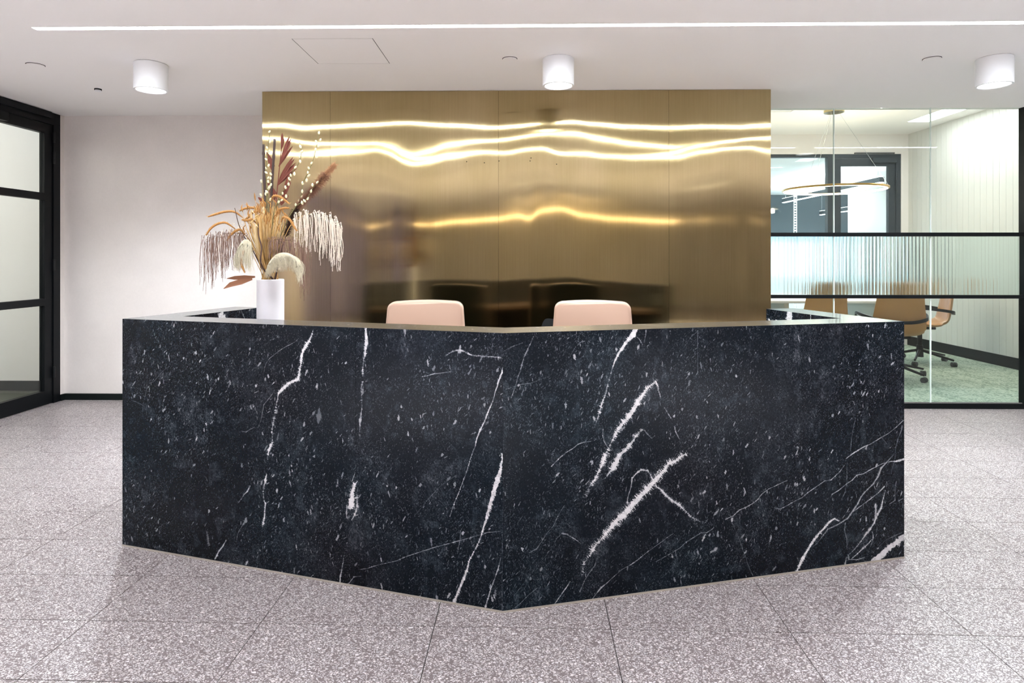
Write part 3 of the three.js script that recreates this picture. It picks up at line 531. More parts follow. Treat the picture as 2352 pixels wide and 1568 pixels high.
{
  const desk = thing('reception_desk', 'black white-veined stone reception desk with a pointed front', 'desk');
  const alongL = v => [(v.x - DL[0]) * aL[0] + (v.z - DL[1]) * aL[1], v.y], alongR = v => [(DC[0] - v.x) * aR[0] + (DC[1] - v.z) * aR[1], v.y];
  const topUV = (v, n) => n.y > 0.5 ? [v.x * 0.9 + v.z * 0.3 + 3, v.z * 0.9 - v.x * 0.25] : [v.x + v.z, v.y];
  const skin = [[0, 0.007], [0, DESK], [0.02, DESK - 0.02], [0.02, 0.007]];
  const seamL = 1.147, seamR = FR - 0.806;             // where the stone sheets meet
  for (const [s, seam, uvOf, mat] of [['left', seamL, alongL, M.stoneLeft], ['right', seamR, alongR, M.stoneRight]]) {
    part('front_panel', prism(plan(s, 'front', 'corner'), plan(s, 'front', seam - 0.0005), skin, uvOf), mat, desk);
    part('front_panel', prism(plan(s, 'front', seam + 0.0005), plan(s, 'front', 'point'), skin, uvOf), mat, desk);
    part('wing_panel', prism(plan(s, 'wing', 'corner'), plan(s, 'wing', WING), skin, (v, n) => [Math.hypot(v.x, v.z) + (s === 'left' ? 0.4 : 0), v.y]), M.stoneTop, desk);
    const inner = [[DT, 0.74], [DT, DESK], [DT - 0.02, DESK - 0.02], [DT - 0.02, 0.74]];
    part('inner_panel', prism(plan(s, 'front', 'corner'), plan(s, 'front', 'point'), inner, topUV), M.stoneTop, desk);
    part('inner_panel', prism(plan(s, 'wing', 'corner'), plan(s, 'wing', WING), inner, (v) => { const { E, b } = side[s]; const w = (v.x - E[0]) * b[0] + (v.z - E[1]) * b[1]; return [w, v.y - 0.72]; }), s === 'left' ? M.innerLeft : M.innerRight, desk);
    const slab = [[0, DESK], [DT, DESK], [DT - 0.02, DESK - 0.02], [0.02, DESK - 0.02]];
    part('counter_top', prism(plan(s, 'front', 'corner'), plan(s, 'front', 'point'), slab, topUV), M.stoneTop, desk);
    part('counter_top', prism(plan(s, 'wing', 'corner'), plan(s, 'wing', WING), slab, topUV), M.stoneTop, desk);
    const core = [[0.021, 0], [0.021, DESK - 0.021], [DT - 0.021, DESK - 0.021], [DT - 0.021, 0]];
    part('carcass', prism(plan(s, 'front', 'corner'), plan(s, 'front', 'point'), core, topUV), M.voidDark, desk);
    part('carcass', prism(plan(s, 'wing', 'corner'), plan(s, 'wing', WING - 0.012), core, topUV), M.voidDark, desk);
    part('end_panel', prism(plan(s, 'wing', WING - 0.011), plan(s, 'wing', WING - 0.001), [[0.021, 0], [0.021, DESK - 0.021], [DT - 0.021, DESK - 0.021], [DT - 0.021, 0]], topUV), M.stoneTop, desk);
    part('base_strip', prism(plan(s, 'front', 'corner'), plan(s, 'front', 'point'), [[-0.002, 0], [-0.001, 0.0065], [0.02, 0.0065], [0.02, 0]], topUV), new THREE.MeshStandardMaterial({ color: 0xa0978d, roughness: 0.7 }), desk);
    part('base_strip', prism(plan(s, 'wing', 'corner'), plan(s, 'wing', WING), [[-0.002, 0], [-0.001, 0.0065], [0.02, 0.0065], [0.02, 0]], topUV), M.grout, desk);
    part('worktop', prism(plan(s, 'front', 0.21), plan(s, 'front', 'point'), [[DT - 0.01, 0.71], [DT - 0.01, 0.74], [0.66, 0.74], [0.66, 0.71]], topUV), M.walnut, desk);
    part('modesty_panel', prism(plan(s, 'front', 0.2), plan(s, 'front', 'point'), [[DT - 0.02, 0], [DT - 0.02, 0.71], [DT, 0.71], [DT, 0]], topUV), M.blackSkirt, desk);
  }
}

// ───────────── chairs ─────────────
function swivelBase(t, mat, spread, top) {
  part('gas_lift', merge([cyl(0.025, 0.025, top - 0.2, 0, (top + 0.2) / 2, 0, 16), cyl(0.034, 0.04, 0.14, 0, 0.14, 0, 16)]), mat, t);
  for (let k = 0; k < 5; k++) {
    const a = k / 5 * Math.PI * 2 + 0.35, c = Math.cos(a), s = Math.sin(a), r = spread;
    const leg = part('leg', strands([[[V3(c * 0.02, 0.15, s * 0.02), V3(c * r * 0.6, 0.105, s * r * 0.6), V3(c * r, 0.075, s * r)], 0.017, 0.012]], 6), mat, t);
    const w = part('caster', merge([-0.014, 0.014].map(o => { const g = new THREE.CylinderGeometry(0.028, 0.028, 0.02, 18); g.rotateX(Math.PI / 2); g.translate(0, 0, o); return g; })), M.rubber, leg);
    w.position.set(c * r, 0.028, s * r); w.rotation.y = -a * 1.7;
  }
}
function pad(w0, w1, h, d, r, bulge) {                 // upholstered back: w0 wide below, w1 above, rounded corners, gently bowed
  const s = new THREE.Shape(); s.moveTo(-w0 / 2 + r, 0); s.lineTo(w0 / 2 - r, 0); s.quadraticCurveTo(w0 / 2, 0, w0 / 2, r); s.lineTo(w1 / 2, h - r); s.quadraticCurveTo(w1 / 2, h, w1 / 2 - r * 1.3, h);
  s.quadraticCurveTo(0, h + bulge, -w1 / 2 + r * 1.3, h); s.quadraticCurveTo(-w1 / 2, h, -w1 / 2, h - r); s.lineTo(-w0 / 2, r); s.quadraticCurveTo(-w0 / 2, 0, -w0 / 2 + r, 0);
  const g = new THREE.ExtrudeGeometry(s, { depth: d, bevelEnabled: true, bevelThickness: 0.014, bevelSize: 0.014, bevelOffset: -0.014, bevelSegments: 4, curveSegments: 12, steps: 1 });
  g.translate(0, 0, -d / 2); const p = g.attributes.position; for (let i = 0; i < p.count; i++) p.setZ(i, p.getZ(i) + 0.35 * p.getX(i) ** 2 - 0.12 * (p.getY(i) / h) ** 2 * 0.4);
  return toCreasedNormals(g, 0.7);
}
function deskChair(x, z, turn, label) {
  const t = thing('office_chair', label, 'chair', [x, 0, z], 'blush chairs behind the desk'); t.rotation.y = turn;
  const b = part('backrest', pad(0.5, 0.44, 0.5, 0.035, 0.05, 0.012), M.blush, t); b.position.set(0, 0.495, -0.22);
  const r = part('back_shell', pad(0.502, 0.442, 0.502, 0.004, 0.05, 0.012), M.blackSkirt, t); r.position.set(0, 0.494, -0.262);
  part('seat', rbox(0.48, 0.08, 0.46, 0.035, 0, 0.46, 0.02), M.blush, t);
  part('back_bracket', strands([[[V3(0, 0.43, -0.1), V3(0, 0.42, -0.24), V3(0, 0.52, -0.27), V3(0, 0.62, -0.265)], 0.018, 0.018]], 8), M.blackMetal, t);
  swivelBase(t, M.blackMetal, 0.3, 0.43);
}
deskChair(-0.545, -3.35, 0.07, 'blush pink office chair back nearer the vase');
deskChair(0.385, -3.35, -0.09, 'blush pink office chair back farther from the vase');
// meeting chair: one bent leather shell with a belt-like arm loop
function shellGeometry() {
  const prof = new THREE.CatmullRomCurve3([V3(0, 0.445, 0.25), V3(0, 0.475, 0.2), V3(0, 0.47, 0.05), V3(0, 0.455, -0.12), V3(0, 0.5, -0.235), V3(0, 0.64, -0.275), V3(0, 0.8, -0.3), V3(0, 0.97, -0.345), V3(0, 1.0, -0.35)]);
  const nu = 36, nv = 14, pos = [], idx = [], th = 0.042;
  for (const sgn of [1, -1]) for (let i = 0; i <= nu; i++) {
    const f = i / nu, p = prof.getPointAt(f), t = prof.getTangentAt(f), nrm = V3(0, t.z, -t.y).multiplyScalar(-1);
    const w = 0.255 * (f < 0.08 ? 0.86 + 0.14 * Math.sqrt(f / 0.08) : f > 0.9 ? 0.84 - 0.1 * ((f - 0.9) / 0.1) ** 2 : mix(1, 0.84, smooth(0.5, 0.9, f)));
    for (let j = 0; j <= nv; j++) {
      const v = j / nv * 2 - 1, e = Math.sqrt(Math.max(0, 1 - v ** 6)), lift = 0.035 * v * v * (f > 0.42 ? 1 : 0.5);
      pos.push(v * w, p.y + nrm.y * (sgn * th / 2 * e + lift), p.z + nrm.z * (sgn * th / 2 * e + lift));
    }
  }
  const off = (nu + 1) * (nv + 1);
  for (let i = 0; i < nu; i++) for (let j = 0; j < nv; j++) { const a = i * (nv + 1) + j, b = a + nv + 1; idx.push(a, a + 1, b, b, a + 1, b + 1, off + a, off + b, off + a + 1, off + b, off + b + 1, off + a + 1); }
  for (const i of [0, nu]) for (let j = 0; j < nv; j++) { const a = i * (nv + 1) + j; if (i) idx.push(a, a + 1, off + a, off + a, a + 1, off + a + 1); else idx.push(a, off + a, a + 1, off + a, off + a + 1, a + 1); }
  const g = new THREE.BufferGeometry(); g.setAttribute('position', new THREE.Float32BufferAttribute(pos, 3)); g.setIndex(idx); g.computeVertexNormals(); return g;
}
const shell = shellGeometry();
function ribbon(pts, h, th, seg = 40) {                // flat strap standing on edge along a curve
  const c = new THREE.CatmullRomCurve3(pts).getPoints(seg), pos = [], idx = [];
  c.forEach((p, i) => { const t = V3().subVectors(c[Math.min(i + 1, seg)], c[Math.max(i - 1, 0)]).normalize(), n = V3().crossVectors(t, V3(0, 1, 0)).normalize(), u = V3().crossVectors(n, t).normalize(); for (const [a, b] of [[1, 1], [1, -1], [-1, -1], [-1, 1]]) { const q = p.clone().addScaledVector(n, a * th / 2).addScaledVector(u, b * h / 2); pos.push(q.x, q.y, q.z); } });
  for (let i = 0; i < seg; i++) for (let k = 0; k < 4; k++) { const a = i * 4 + k, b = i * 4 + (k + 1) % 4; idx.push(a, b, a + 4, b, b + 4, a + 4); }
  idx.push(0, 1, 2, 0, 2, 3, seg * 4, seg * 4 + 2, seg * 4 + 1, seg * 4, seg * 4 + 3, seg * 4 + 2);
  let g = new THREE.BufferGeometry(); g.setAttribute('position', new THREE.Float32BufferAttribute(pos, 3)); g.setIndex(idx); g = g.toNonIndexed(); g.computeVertexNormals(); return g;
}
const armLoop = ribbon([V3(-0.2, 0.5, 0.06), V3(-0.3, 0.62, 0.1), V3(-0.315, 0.66, 0.04), V3(-0.3, 0.65, -0.12), V3(-0.235, 0.625, -0.27), V3(-0.1, 0.6, -0.322), V3(0.1, 0.6, -0.322), V3(0.235, 0.625, -0.27), V3(0.3, 0.65, -0.12), V3(0.315, 0.66, 0.04), V3(0.3, 0.62, 0.1), V3(0.2, 0.5, 0.06)], 0.032, 0.01, 60);
function meetingChair(x, z, turn, label) {
  const t = thing('meeting_chair', label, 'chair', [x, 0, z], 'tan leather meeting chairs'); t.rotation.y = turn;
  part('shell', shell, M.tan, t); part('arm_loop', armLoop, M.blackMetal, t);
  part('under_frame', rbox(0.3, 0.03, 0.26, 0.01, 0, 0.425, 0), M.blackMetal, t);
  swivelBase(t, M.blackMetal, 0.36, 0.42);
}
meetingChair(3.08, -6.62, Math.PI + 0.08, 'tan leather swivel chair behind the fluted glass, nearest the brass wall');
meetingChair(3.86, -6.55, Math.PI - 0.2, 'tan leather swivel chair with black arm loop, middle one at the table');
meetingChair(4.72, -7.42, -Math.PI / 2 - 0.35, 'tan leather swivel chair at the table end by the grooved wall');
meetingChair(2.35, -8.55, 0.1, 'tan leather swivel chair across the white table');
// ───────────── glazed partition to the meeting room ─────────────
const GZ = -5.19;
{
  const w = struct('window_1', 'full height glass partition with black rails and a fluted band', 'window');
  const X0 = 1.84, X1 = 4.135, joints = [X0, 2.593, 3.389, X1];
  part('base_channel', box(X0, 6.1, 0, 0.043, GZ - 0.03, GZ + 0.03), M.black, w);
  part('base_trim', box(X0, 6.1, 0.043, 0.05, GZ + 0.012, GZ + 0.018), M.chrome, w);
  part('rail', box(X0, X1, 1.423, 1.455, GZ + 0.006, GZ + 0.03), M.black, w);
  part('rail', box(X0, X1, 0.91, 0.939, GZ + 0.006, GZ + 0.03), M.black, w);
  part('post', box(X1, X1 + 0.06, 0.043, CEIL, GZ - 0.03, GZ + 0.03), M.black, w);
  for (let i = 0; i < 3; i++) {
    part('pane', box(joints[i] + (i ? 0.004 : 0), joints[i + 1] - (i < 2 ? 0.004 : 0), 0.043, CEIL, GZ - 0.005, GZ + 0.005), M.glass, w);
    if (i) part('glass_joint', box(joints[i] - 0.004, joints[i] + 0.004, 0.043, CEIL, GZ - 0.006, GZ + 0.006), M.glassEdge, w);
  }
  part('pane', box(X1 + 0.06, 6.1, 0.043, CEIL, GZ - 0.005, GZ + 0.005), M.glass, w);
  // fluted sheet: upright half-round reeds behind the clear panes
  const pitch = 0.0148, n = Math.floor((X1 - X0 - 0.01) / pitch), s = new THREE.Shape(), seg = 8; s.moveTo(0, 0);
  for (let i = 0; i < n; i++) for (let k = (i ? 1 : 0); k <= seg; k++) { const a = k / seg; s.lineTo((i + a) * pitch, 0.003 + 0.0018 * Math.sin(Math.PI * a)); }
  s.lineTo(n * pitch, 0); s.closePath();
  let g = new THREE.ExtrudeGeometry(s, { depth: 1.423 - 0.939, bevelEnabled: false, steps: 1 });
  g.rotateX(-Math.PI / 2); g.translate(X0 + 0.005, 0.939, GZ - 0.008); g = toCreasedNormals(g, 0.6);
  part('fluted_band', g, M.fluted, w);
}
// ───────────── meeting room ─────────────
const MH = 3.0, MZ = -8.9, MX = 5.5;
struct('wall_bulkhead', 'white bulkhead over the glass partition', 'wall', box(1.0, 6.2, CEIL + 0.0005, MH + 0.05, GZ - 0.06, GZ - 0.016), M.white);
struct('floor_meeting', 'mottled pale green carpet of the meeting room', 'carpet', box(0.9, 6.2, -0.06, 0.003, -9.0, GZ - 0.03), M.carpet);
struct('ceiling_meeting', 'white ceiling of the meeting room', 'ceiling', box(0.9, 6.2, MH, MH + 0.05, -9.0, GZ), M.ceiling);
struct('wall_meeting_left', 'white meeting room wall behind the brass', 'wall', box(0.9, 1.0, 0, MH, -9.0, -5.3), M.white);
struct('wall_meeting_back', 'white wall over and beside the far glazed door', 'wall', merge([box(1.0, 5.4, 2.722, MH, MZ - 0.1, MZ), box(5.4, 5.62, 0, MH, MZ - 0.1, MZ)]), M.white);
{
  const w = struct('wall_meeting_right', 'off-white vertically grooved panelling of the meeting room', 'wall');
  part('backing', box(MX + 0.014, MX + 0.12, 0, MH, -8.9, -5.22), new THREE.MeshStandardMaterial({ color: 0x9a9a92, roughness: 0.9 }), w);
  const b = box(0, 0.013, 0, MH, -0.0958, 0.0005), n = 37;
  for (let i = 0; i < n; i++) part('board', b, M.panelBoard, w).position.set(MX, 0, -5.24 - i * 0.099);
  struct('baseboard_meeting', 'black skirting under the grooved panelling', 'baseboard', box(MX - 0.014, MX - 0.001, 0.003, 0.13, -8.9, -5.24), M.blackSkirt);
}
{
  const d = struct('door_2', 'slate framed glazed door and side screen at the far end of the meeting room', 'door');
  const z0 = MZ - 0.09, z1 = MZ - 0.01;
  part('screen_frame', merge([box(1.0, 4.37, 2.677, 2.72, z0, z1), box(4.367, 4.44, 0.003, 2.72, z0, z1), box(1.0, 4.367, 0.003, 0.06, z0, z1), box(2.6, 2.66, 0.06, 2.677, z0, z1), box(4.44, 5.4, 2.66, 2.72, z0, z1), box(5.335, 5.4, 0.003, 2.66, z0, z1)]), M.slateFrame, d);
  const leaf = part('door_leaf', merge([box(4.445, 4.558, 0.01, 2.655, z0 + 0.01, z1 - 0.01), box(5.234, 5.33, 0.01, 2.655, z0 + 0.01, z1 - 0.01), box(4.558, 5.234, 2.551, 2.655, z0 + 0.01, z1 - 0.01), box(4.558, 5.234, 0.01, 0.2, z0 + 0.01, z1 - 0.01)]), M.slateFrame, d);
  part('pane', box(4.558, 5.234, 0.2, 2.551, MZ - 0.053, MZ - 0.047), M.glass, leaf);
  part('pane', box(1.0, 2.6, 0.06, 2.677, MZ - 0.053, MZ - 0.047), M.glass, d); part('pane', box(2.66, 4.367, 0.06, 2.677, MZ - 0.053, MZ - 0.047), M.glass, d);
  part('door_closer', rbox(0.34, 0.075, 0.05, 0.005, 5.15, 2.63, MZ + 0.016), M.slateFrame, d);
  part('closer_arm', box(4.736, 5.296, 2.724, 2.738, MZ, MZ + 0.025), M.slateFrame, d);
  for (const y of [2.2, 2.35, 1.3, 0.3]) part('hinge', bar(V3(5.335, y, MZ), V3(5.335, y + 0.12, MZ), 0.012, 10), M.slateFrame, d);
}
{
  const t = thing('troffer_light', 'bright rectangular ceiling light beside the grooved panelling', 'light', [5.08, MH, -7.3]);
  part('frame', box(-0.14, 0.14, -0.012, 0, -0.72, 0.72), M.lampWhite, t); part('diffuser', box(-0.13, 0.13, -0.016, -0.012, -0.71, 0.71), M.coolLed, t);
  area(0.25, 1.4, [0, -0.018, 0], [5.08, 0, -7.3001], white, MEETING, t).rotation.set(-Math.PI / 2, 0, 0);
}
{
  const t = thing('ceiling_vent', 'square air vent in the meeting room ceiling beside the brass edge', 'vent', [2.95, MH, -7.2]);
  part('frame', merge([box(-0.3, 0.3, -0.008, 0, -0.3, -0.27), box(-0.3, 0.3, -0.008, 0, 0.27, 0.3), box(-0.3, -0.27, -0.008, 0, -0.27, 0.27), box(0.27, 0.3, -0.008, 0, -0.27, 0.27)]), M.lampWhite, t);
  for (const s of [0.22, 0.15, 0.08]) part('slat', merge([box(-s, s, -0.006, 0, -s, -s + 0.03), box(-s, s, -0.006, 0, s - 0.03, s), box(-s, -s + 0.03, -0.006, 0, -s + 0.03, s - 0.03), box(s - 0.03, s, -0.006, 0, -s + 0.03, s - 0.03)]), M.lampWhite, t);
}
{
  const t = thing('ring_pendant', 'thin gold ring pendant light hanging in the meeting room', 'light', [3.71, 0, -7.42]);
  const y = 2.045, R = 0.57;
  const prof = (r0, r1, y0, y1) => new THREE.LatheGeometry([[r0, y0], [r1, y0], [r1, y1], [r0, y1], [r0, y0]].map(p => new THREE.Vector2(...p)), 96);
  part('ring', prof(R - 0.018, R, y, y + 0.022), new THREE.MeshStandardMaterial({ color: 0xc9a25f, metalness: 1, roughness: 0.3 }), t);
  part('diffuser', prof(R - 0.034, R - 0.0185, y - 0.004, y + 0.016), M.warmLed, t);
  part('ceiling_rose', cyl(0.11, 0.11, 0.03, 0, MH - 0.0155, 0, 40), new THREE.MeshStandardMaterial({ color: 0xb5a67c, metalness: 1, roughness: 0.25 }), t);
  for (let k = 0; k < 3; k++) { const a = k * 2.094 + 0.5; part('cable', bar(V3(0.05 * Math.cos(a), MH - 0.03, 0.05 * Math.sin(a)), V3((R - 0.01) * Math.cos(a), y + 0.022, (R - 0.01) * Math.sin(a)), 0.0016, 5), M.chrome, t); }
  for (let k = 0; k < 8; k++) { const a = k / 8 * Math.PI * 2, l = new THREE.PointLight(new THREE.Color(1, 0.86, 0.66), 0.2); l.position.set((R - 0.06) * Math.cos(a), y - 0.03, (R - 0.06) * Math.sin(a)); l.shadow.radius = 1.5; t.add(l); }
}
{
  const t = thing('meeting_table', 'long white meeting table behind the fluted glass', 'table', [3.1, 0, -7.75]);
  part('table_top', rbox(2.6, 0.03, 1.2, 0.008, 0, 0.735, 0), M.tableWhite, t);
  for (const x of [-1.05, 0.0, 1.05]) part('pedestal', rbox(0.06, 0.716, 0.9, 0.01, x, 0.361, 0), M.tableWhite, t);
  part('cable_box', box(-0.15, 0.15, 0.751, 0.756, -0.06, 0.06), M.slateFrame, t);
}
// ───────────── open office beyond ─────────────
struct('floor_office', 'grey floor of the office beyond', 'floor', box(0.9, 10.2, -0.06, -0.003, -15.2, -9.0), new THREE.MeshStandardMaterial({ color: 0x9a9c98, roughness: 0.8 }));
struct('ceiling_office', 'white ceiling of the office beyond', 'ceiling', box(0.9, 10.2, 2.76, 2.81, -15.2, -9.0), M.ceiling);
struct('wall_office_side', 'side walls of the office beyond', 'wall', merge([box(0.9, 1.0, 0, 2.76, -15.2, -9.0), box(5.62, 10.2, 0, 2.81, -9.1, -9.0)]), M.white);
struct('wall_office_pier', 'white pier seen through the far door', 'wall', box(5.9, 9.0, 0, 2.76, -11.3, -11.0), M.white);
struct('wall_office_back', 'slate blue end wall of the office beyond, above a strip of windows', 'wall', box(1.0, 10.2, 1.76, 2.76, -15.2, -15.1), new THREE.MeshStandardMaterial({ color: 0x4c575c, roughness: 0.8 }));
struct('wall_office_sill', 'white wall under the office windows', 'wall', box(1.0, 10.2, 0, 0.75, -15.2, -15.1), M.white);
{
  const w = struct('window_2', 'strip of office windows onto the sky', 'window');
  for (let k = 0; k < 8; k++) {
    const x0 = 1.0 + k * 1.15, x1 = x0 + 1.15, y0 = 0.75, y1 = 1.76;
    const f = part('window_frame', merge([box(x0, x1, y0, y0 + 0.04, -15.18, -15.12), box(x0, x1, 1.62, 1.69, -15.18, -15.12), box(x0, x1, y1 - 0.01, y1, -15.18, -15.12), box(x0, x0 + 0.03, y0 + 0.04, 1.62, -15.18, -15.12)]), M.slateFrame, w);
    part('pane', box(x0 + 0.03, x1, y0 + 0.04, 1.62, -15.153, -15.147), M.glass, f); part('pane', box(x0, x1, 1.69, y1 - 0.01, -15.153, -15.147), M.glass, f);
  }
  const s = struct('window_3', 'daylight window in the office side', 'window');
  part('window_frame', merge([box(10.1, 10.2, 0, 0.8, -15.2, -9.0), box(10.1, 10.2, 2.4, 2.81, -15.2, -9.0), box(10.1, 10.2, 0.8, 2.4, -15.2, -15.0), box(10.1, 10.2, 0.8, 2.4, -9.2, -9.0), box(10.1, 10.2, 0.8, 2.4, -12.1, -12.0)]), M.white, s);
  part('pane', box(10.147, 10.153, 0.8, 2.4, -15.0, -12.1), M.glass, s); part('pane', box(10.147, 10.153, 0.8, 2.4, -12.0, -9.2), M.glass, s);
}
function officePendant(x, y, z0, z1, label) {
  const t = thing('linear_pendant', label, 'light', [x, y, (z0 + z1) / 2], 'office linear pendants'), L = z1 - z0;
  part('housing', box(-0.035, 0.035, -0.035, 0.045, -L / 2, L / 2), M.slateFrame, t);
  part('diffuser', box(-0.03, 0.03, -0.045, -0.035, -L / 2 + 0.01, L / 2 - 0.01), M.coolLed, t);
  part('added_uplight', box(-0.03, 0.03, 0.045, 0.05, -L / 2 + 0.01, L / 2 - 0.01), M.coolLed, t);  // upward glow added to brighten the office ceiling
  for (const k of [-0.47, 0.0, 0.47]) part('cable', bar(V3(0, 0.05, L * k), V3(0, 2.758 - y, L * k), 0.0025, 5), M.chrome, t);
  const d = new THREE.RectAreaLight(white, OFFICE, 0.055, L - 0.03); d.position.set(0, -0.047, 0); d.rotation.x = -Math.PI / 2; t.add(d);
  const u = new THREE.RectAreaLight(white, OFFICE * 2, 0.055, L - 0.03); u.position.set(0, 0.052, 0); u.rotation.x = Math.PI / 2; t.add(u);  // added uplight that whitens the ceiling
}
officePendant(5.62, 2.46, -13.4, -9.75, 'slate linear pendant crossing the far door glass');
officePendant(6.8, 2.25, -14.2, -12.5, 'short slate linear pendant lower in the far glazing');
officePendant(3.0, 2.46, -14.2, -10.0, 'slate linear pendant behind the brass wall side');
{
  const t = thing('shelf_upright', 'white slotted upright strip seen through the far glazing', 'upright', [5.26, 0, -12.0]);
  part('strip', merge([box(-0.03, -0.022, 0, 2.45, -0.01, 0.01), box(0.022, 0.03, 0, 2.45, -0.01, 0.01)]), M.white, t);
  for (let k = 0; k < 48; k++) part('rung', box(-0.022, 0.022, 0.05 + k * 0.05, 0.074 + k * 0.05, -0.008, 0.008), M.white, t);
}
{
  const t = thing('potted_plant', 'green leafy plant against the far office window', 'plant', [7.5, 0, -13.6]);
  part('pot', new THREE.LatheGeometry([[0, 0], [0.16, 0], [0.2, 0.4], [0.18, 0.4], [0.17, 0.36], [0, 0.36]].map(p => new THREE.Vector2(...p)), 24), M.white, t);
  part('stem', bar(V3(0, 0.3, 0), V3(0.03, 1.3, 0), 0.02, 8), new THREE.MeshStandardMaterial({ color: 0x5b4a38, roughness: 0.9 }), t);
  seedState = 31; const leafMat = new THREE.MeshStandardMaterial({ color: 0x2f7a4b, roughness: 0.6, side: THREE.DoubleSide });
  for (let k = 0; k < 22; k++) {
    const a = k * 2.4, up = rr(0.2, 0.9), L = rr(0.45, 0.75), p = []; for (let i = 0; i <= 6; i++) { const f = i / 6; p.push(V3(Math.cos(a) * L * f * 0.8, 1.1 + up * 0.6 + L * (0.7 * f - 0.8 * f * f), Math.sin(a) * L * f * 0.8)); }
    part('leaf', bladeGeometry(p, 0.075), leafMat, t);
  }
}
function bladeGeometry(pts, width, fold = 0.25) {      // pointed leaf with a slight fold, two-sided thickness from the fold
  const pos = [], idx = [], n = pts.length;
  pts.forEach((p, i) => { const f = i / (n - 1), t = V3().subVectors(pts[Math.min(i + 1, n - 1)], pts[Math.max(i - 1, 0)]).normalize(), s = V3().crossVectors(t, V3(0.2, 0.3, 1)).normalize(), u = V3().crossVectors(s, t), w = width * Math.sin(Math.PI * Math.min(0.97, 0.12 + 0.88 * f)) * 0.5; for (const k of [-1, 0, 1]) { const q = p.clone().addScaledVector(s, k * w).addScaledVector(u, Math.abs(k) * w * fold); pos.push(q.x, q.y, q.z); } });
  for (let i = 0; i < n - 1; i++) for (let k = 0; k < 2; k++) { const a = i * 3 + k; idx.push(a, a + 1, a + 3, a + 1, a + 4, a + 3); }
  const g = new THREE.BufferGeometry(); g.setAttribute('position', new THREE.Float32BufferAttribute(pos, 3)); g.setIndex(idx); g.computeVertexNormals(); return g;
}
// ───────────── vase and dried flowers ─────────────
const VX = -1.172, VZ = -2.86, VTOP = 1.15, PX = 0.00201 / 3.135;
{
  const pts = [[0, 0.001], [0.056, 0.001], [0.06, 0.006], [0.0605, 0.406], [0.058, 0.41], [0.055, 0.406], [0.055, 0.02], [0, 0.02]].map(p => new THREE.Vector2(...p));
  const m = single('vase', 'tall plain white cylinder vase standing behind the counter', 'vase', new THREE.LatheGeometry(pts, 64), new THREE.MeshPhysicalMaterial({ color: 0xf1eef2, roughness: 0.35, side: THREE.DoubleSide }));
  m.position.set(VX, 0.74, VZ);
}
const col = (hex, rough = 0.8) => new THREE.MeshStandardMaterial({ color: hex, roughness: rough, side: THREE.DoubleSide });
const D = { cane: col(0x35221c, 0.5), palm: col(0x70382a, 0.7), twig: col(0x6f6a40), catkin: col(0xd6d0ad, 0.9), plume: col(0x8d624c), plumeTip: col(0xc79a72), millet: col(0xa5743c), straw: col(0xcda669), strawPale: col(0xdcc293), whiteTail: col(0xe2d5c6), paleTail: col(0xddcfc0), brownTail: col(0x876a5d), fluff: col(0xe8dfc6), dryLeaf: col(0x8b5d42), darkStem: col(0x4a3228) };
// points of the bunch measured from the vase axis: across and up in fine steps, z towards the viewer in metres
const B = (x, y, z = 0) => V3(VX + (x - 555) * PX, VTOP + (1163 - y) * PX, VZ + z);
const mouth = (k = 0) => V3(VX + rr(-0.03, 0.03), VTOP - 0.012, VZ + rr(-0.03, 0.03));
const flower = (name, label, category, group) => thing(name, label, category, [0, 0, 0], group);
seedState = 2024;
function cane(p, label) {
  const t = flower('bamboo_cane', label, 'cane', 'dark canes in the vase');
  const c = curve(p, 30), nodes = [0.3, 0.62, 0.86];
  part('stalk', strands([[c, f => 0.0064 + (nodes.some(n => Math.abs(f - n) < 0.02) ? 0.0016 : 0) - 0.0008 * f]], 9), D.cane, t);
}
cane([mouth(), B(525, 900, -0.03), B(487, 600, -0.05), B(466, 300, -0.06), B(465, 168, -0.06)], 'dark bamboo cane, leftmost upright one in the vase');
cane([mouth(), B(548, 900, -0.01), B(545, 600, -0.02), B(556, 380, -0.025), B(567, 138, -0.03)], 'dark bamboo cane in front of the red palm leaf');
{
  const t = flower('palm_leaf', 'dyed red-brown pleated palm leaf standing in the vase', 'leaf');
  part('midrib', strands([[curve([mouth(), B(548, 800, -0.06), B(550, 560, -0.08), B(565, 330, -0.09), B(592, 90, -0.09)], 20), 0.004, 0.0015]], 6), D.palm, t);
  const fan = (bx, by, tx, ty, n, w, z) => { for (let k = 0; k < n; k++) { const f = n > 1 ? k / (n - 1) - 0.5 : 0, b = B(bx - f * w * 0.5, by + f * w * 1.5, z), e = B(tx + f * w * 0.75, ty + f * w * 2.1 + Math.abs(f) * 40, z + 0.01 * (k % 2)); part('leaflet', bladeGeometry([b, b.clone().lerp(e, 0.3), b.clone().lerp(e, 0.6), b.clone().lerp(e, 0.85), e], 0.013, 0.5), D.palm, t); } };
  fan(572, 300, 655, 118, 5, 34, -0.085); fan(566, 440, 688, 278, 7, 40, -0.08); fan(590, 590, 660, 395, 4, 28, -0.07); fan(600, 600, 640, 500, 3, 24, -0.065);
  fan(525, 345, 478, 222, 4, 26, -0.085); fan(545, 560, 488, 450, 4, 30, -0.08); fan(585, 180, 592, 78, 3, 18, -0.09); fan(480, 620, 430, 560, 3, 20, -0.06);
}
const catkinGeo = (() => { const g = new THREE.SphereGeometry(1, 10, 8); const p = g.attributes.position; for (let i = 0; i < p.count; i++) { const y = p.getY(i), k = y > 0 ? 1 - 0.45 * y * y : 1; p.setXYZ(i, p.getX(i) * k, y, p.getZ(i) * k); } g.computeVertexNormals(); return g; })();
